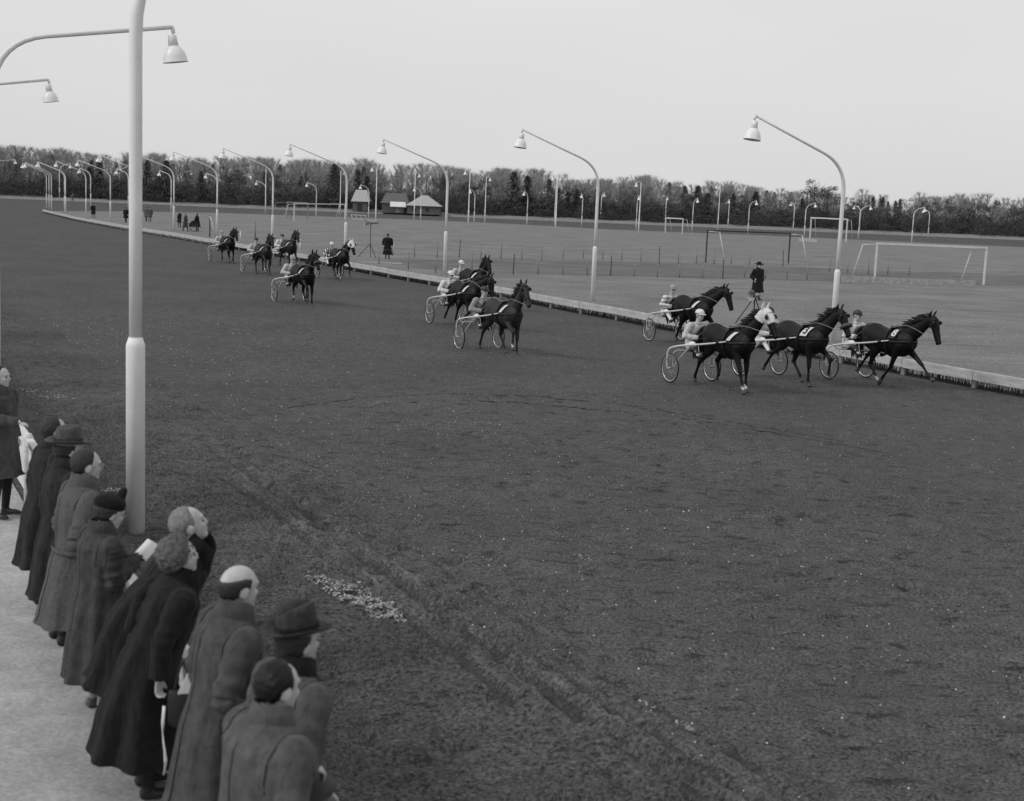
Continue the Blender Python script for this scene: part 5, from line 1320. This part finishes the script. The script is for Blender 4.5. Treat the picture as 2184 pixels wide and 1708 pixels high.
tag(pg, 'white open race programme held up by the woman in the fur hat', 'programme'); pg.matrix_world = Matrix.Translation(t.location) @ Matrix.Rotation(R(38), 4, 'Z') @ Matrix.Translation(V(.36, -.02, 1.19)) @ Matrix.Rotation(-.75, 4, 'Y')
J = SJ('down', 'pocket', H=1.80, lean=.12, yaw=.0, pitch=.05)
t = person(182, 957, R(35), J, W_tweed, .42, 'man with glasses and dark hair in a belted grey tweed overcoat', 'short', 'dark', 1.03, flare=1.1, seed=7)
rg = coat_rings(J, .42, 1.03 * wid, 1.1); pb_, rb_ = rg[3]
obj('belt', sm(MB().tube([pb_ + V(math.cos(a) * (rb_[1] + .010), math.sin(a) * (rb_[0] + .010), .02) for a in [k * 6.283 / 30 for k in range(30)]], [(.006, .024)] * 30, 6, closed=True)), W_tweed, t)
T = J['T']; mb = MB()
for s in (-1, 1):
    mb.tube([T(V(.108, s * .033 + .021 * math.cos(a), 1.645 + .018 * math.sin(a))) for a in [k * 6.283 / 14 for k in range(14)]], [.0028] * 14, 5, closed=True); mb.tube([T(V(.108, s * .055, 1.65)), T(V(0, s * .085, 1.65))], .0028, 5)
obj('glasses', sm(mb), metal_l, t)
J = SJ('down', 'down', H=1.78, lean=.10, yaw=.0, pitch=.05)
t = person(145, 916, R(35), J, W_char, .42, 'man in a light banded felt hat and long dark coat behind the tweed coat', 'under', 'dark', 1.03, seed=8, headtop=1.80)
hat_fedora(J['T'], wool('hat_grey', .09, 30), W_char, t, .0)
J = SJ('down', 'down', H=1.76, lean=.16, yaw=.05, pitch=.0)
person(112, 889, R(35), J, W_char, .42, 'bare headed man with thinning hair in a dark coat beyond the felt hat', 'thin', 'dark', 1.0, seed=9)
J = SJ('down', 'rail', H=1.76, lean=.0, yaw=.1, pitch=.0)
person(-3, 779, R(-12), J, W_grey, .50, 'man in a grey raincoat seen in profile at the left edge of the photo', 'short', 'dark', 1.0, seed=10)

# ---- men and women out on the infield
def far_person(x, yb, facing, Jk, coatm, hem, label, Hm, hat=None, hatm=None, w=1.0, seed=0, hairk='under', group=None, bag=None):
    t = person(0, 0, facing, Jk, coatm, hem, label, hairk, 'dark', w, seed=seed, zg=0.0, feet=(x, yb), voxel=.018, group=group or 'people standing on the infield')
    if hat == 'fedora': hat_fedora(Jk['T'], hatm or W_dark, W_dark, t, brim=.18)
    elif hat == 'cap': cap(Jk['T'], hatm or W_dark, t)
    return t
J = SJ('down', 'pocket', H=1.78, yaw=.0, stride=.0, spread=.14)
t = far_person(1614, 640, R(-60), J, W_dark, .38, 'man in black hat and long black coat standing alone on the infield', 1.78, 'fedora', W_dark, 1.06, 21)
obj('cuff', sm(MB().ell(V(.10, -.25, 1.0), (.05, .03, .03))), cloth_w, t)
J = SJ('pocket', 'pocket', H=1.72, stride=.12, pitch=.15)
far_person(826, 553, R(-82), J, W_dark, .32, 'man in dark cap and long dark coat walking beside the tall loudspeaker', 1.72, 'cap', W_dark, 1.08, 22)
J = SJ('down', 'down', H=1.74, stride=.1); far_person(199, 463.5, R(-40), J, W_dark, .42, 'man in dark coat beside the rail between two far left lamp posts', 1.74, 'cap', W_dark, 1.08, 23)
J = SJ('pocket', 'pocket', H=1.72, stride=.14); far_person(268.5, 475, R(-100), J, W_dark, .62, 'man in short dark coat just left of the near lamp post', 1.72, 'cap', W_dark, 1.1, 24)
J = SJ('down', 'down', H=1.76, stride=.08); far_person(319.5, 473.5, R(-70), J, W_light, .75, 'figure in pale uniform right of the near lamp post', 1.76, 'cap', W_grey, .98, 25)
J = SJ('down', 'down', H=1.70, stride=.1); far_person(312, 472, R(-110), J, W_light, .70, 'figure in pale clothes half hidden by the near lamp post', 1.7, 'cap', W_grey, .98, 26)
J = SJ('down', 'down', H=1.72, lean=.15, stride=.06); far_person(382.5, 484.6, R(-20), J, W_char, .55, 'leftmost of three people walking with the cart behind the rail', 1.72, None, None, 1.05, 27, 'short')
J = SJ('down', 'fwd', H=1.74, lean=.08, stride=.22); far_person(395.5, 493, R(-5), J, W_mid, .38, 'striding figure in grey coat in front of the cart', 1.74, None, None, 1.05, 28, 'short')
J = SJ('fwd', 'fwd', H=1.76, lean=.12, stride=.05); far_person(421, 493, R(170), J, W_dark, .42, 'broad man in black coat bending over the cart', 1.76, None, None, 1.15, 29, 'short')
J = SJ('down', 'down', H=1.70); far_person(154.7, 429, R(-90), J, W_light, .5, 'tiny pale figure before the woods at the far left', 1.7, None, None, 1.1, 30, 'short')
J = SJ('down', 'down', H=1.75); far_person(1258, 471.5, R(-90), J, W_light, .45, 'tiny pale coated figure by the far straight below the woods', 1.75, 'cap', None, 1.1, 31)
# cart
ct = thing('cart', 'small two wheeled cart between the three people behind the rail', 'cart', P(413, 493), R(200))
for s in (-1, 1):
    wo = obj('wheel', SK[0], leather, ct, (0, s * .4, .36)); omat(wo, leather); o = obj('spokes', SK[2], None, wo); o['kind'] = 'stuff'
obj('box', MB().box((0, 0, .62), (.45, .30, .18)), post_dark, ct); obj('handle', sm(MB().tube([(.4, .25, .7), (1.2, .2, .85), (1.2, -.2, .85), (.4, -.25, .7)], .02, 6)), leather, ct)
obj('load', sm(MB().ell((0, 0, .88), (.3, .22, .18), 12, 8)), W_char, ct)

# clods thrown up behind the hooves
rs = np.random.RandomState(8); vv = []
for o in list(C.objects):
    if o.get('category') == 'horse':
        M = Matrix.Rotation(RZ, 3, 'Z'); c0 = o.location
        for q in range(150):
            lx = rs.choice([-.95, -.55, .35, .7]) - abs(rs.randn()) * .22; p = c0 + M @ V(lx, rs.randn() * .16, 0); z = abs(rs.randn()) * .10 * (1 if rs.rand() > .2 else 2.2) + .005; r = rs.uniform(.006, .022)
            b = np.array([p.x, p.y, z]); u = rs.randn(4, 3); u = u / np.linalg.norm(u, axis=1)[:, None] * r
            for f in ((0, 1, 2), (0, 2, 3), (0, 3, 1), (1, 3, 2)): vv += [b + u[f[0]], b + u[f[1]], b + u[f[2]]]
va = np.array(vv); o = obj('flung_dirt', flatnp('flung_dirt', va, np.arange(len(va)).reshape(-1, 3)), MATS['rut_shade_clod_soil']); tag(o, 'dark crumbs of dirt thrown up around the hooves of the trotters', 'dirt', None, 'stuff')
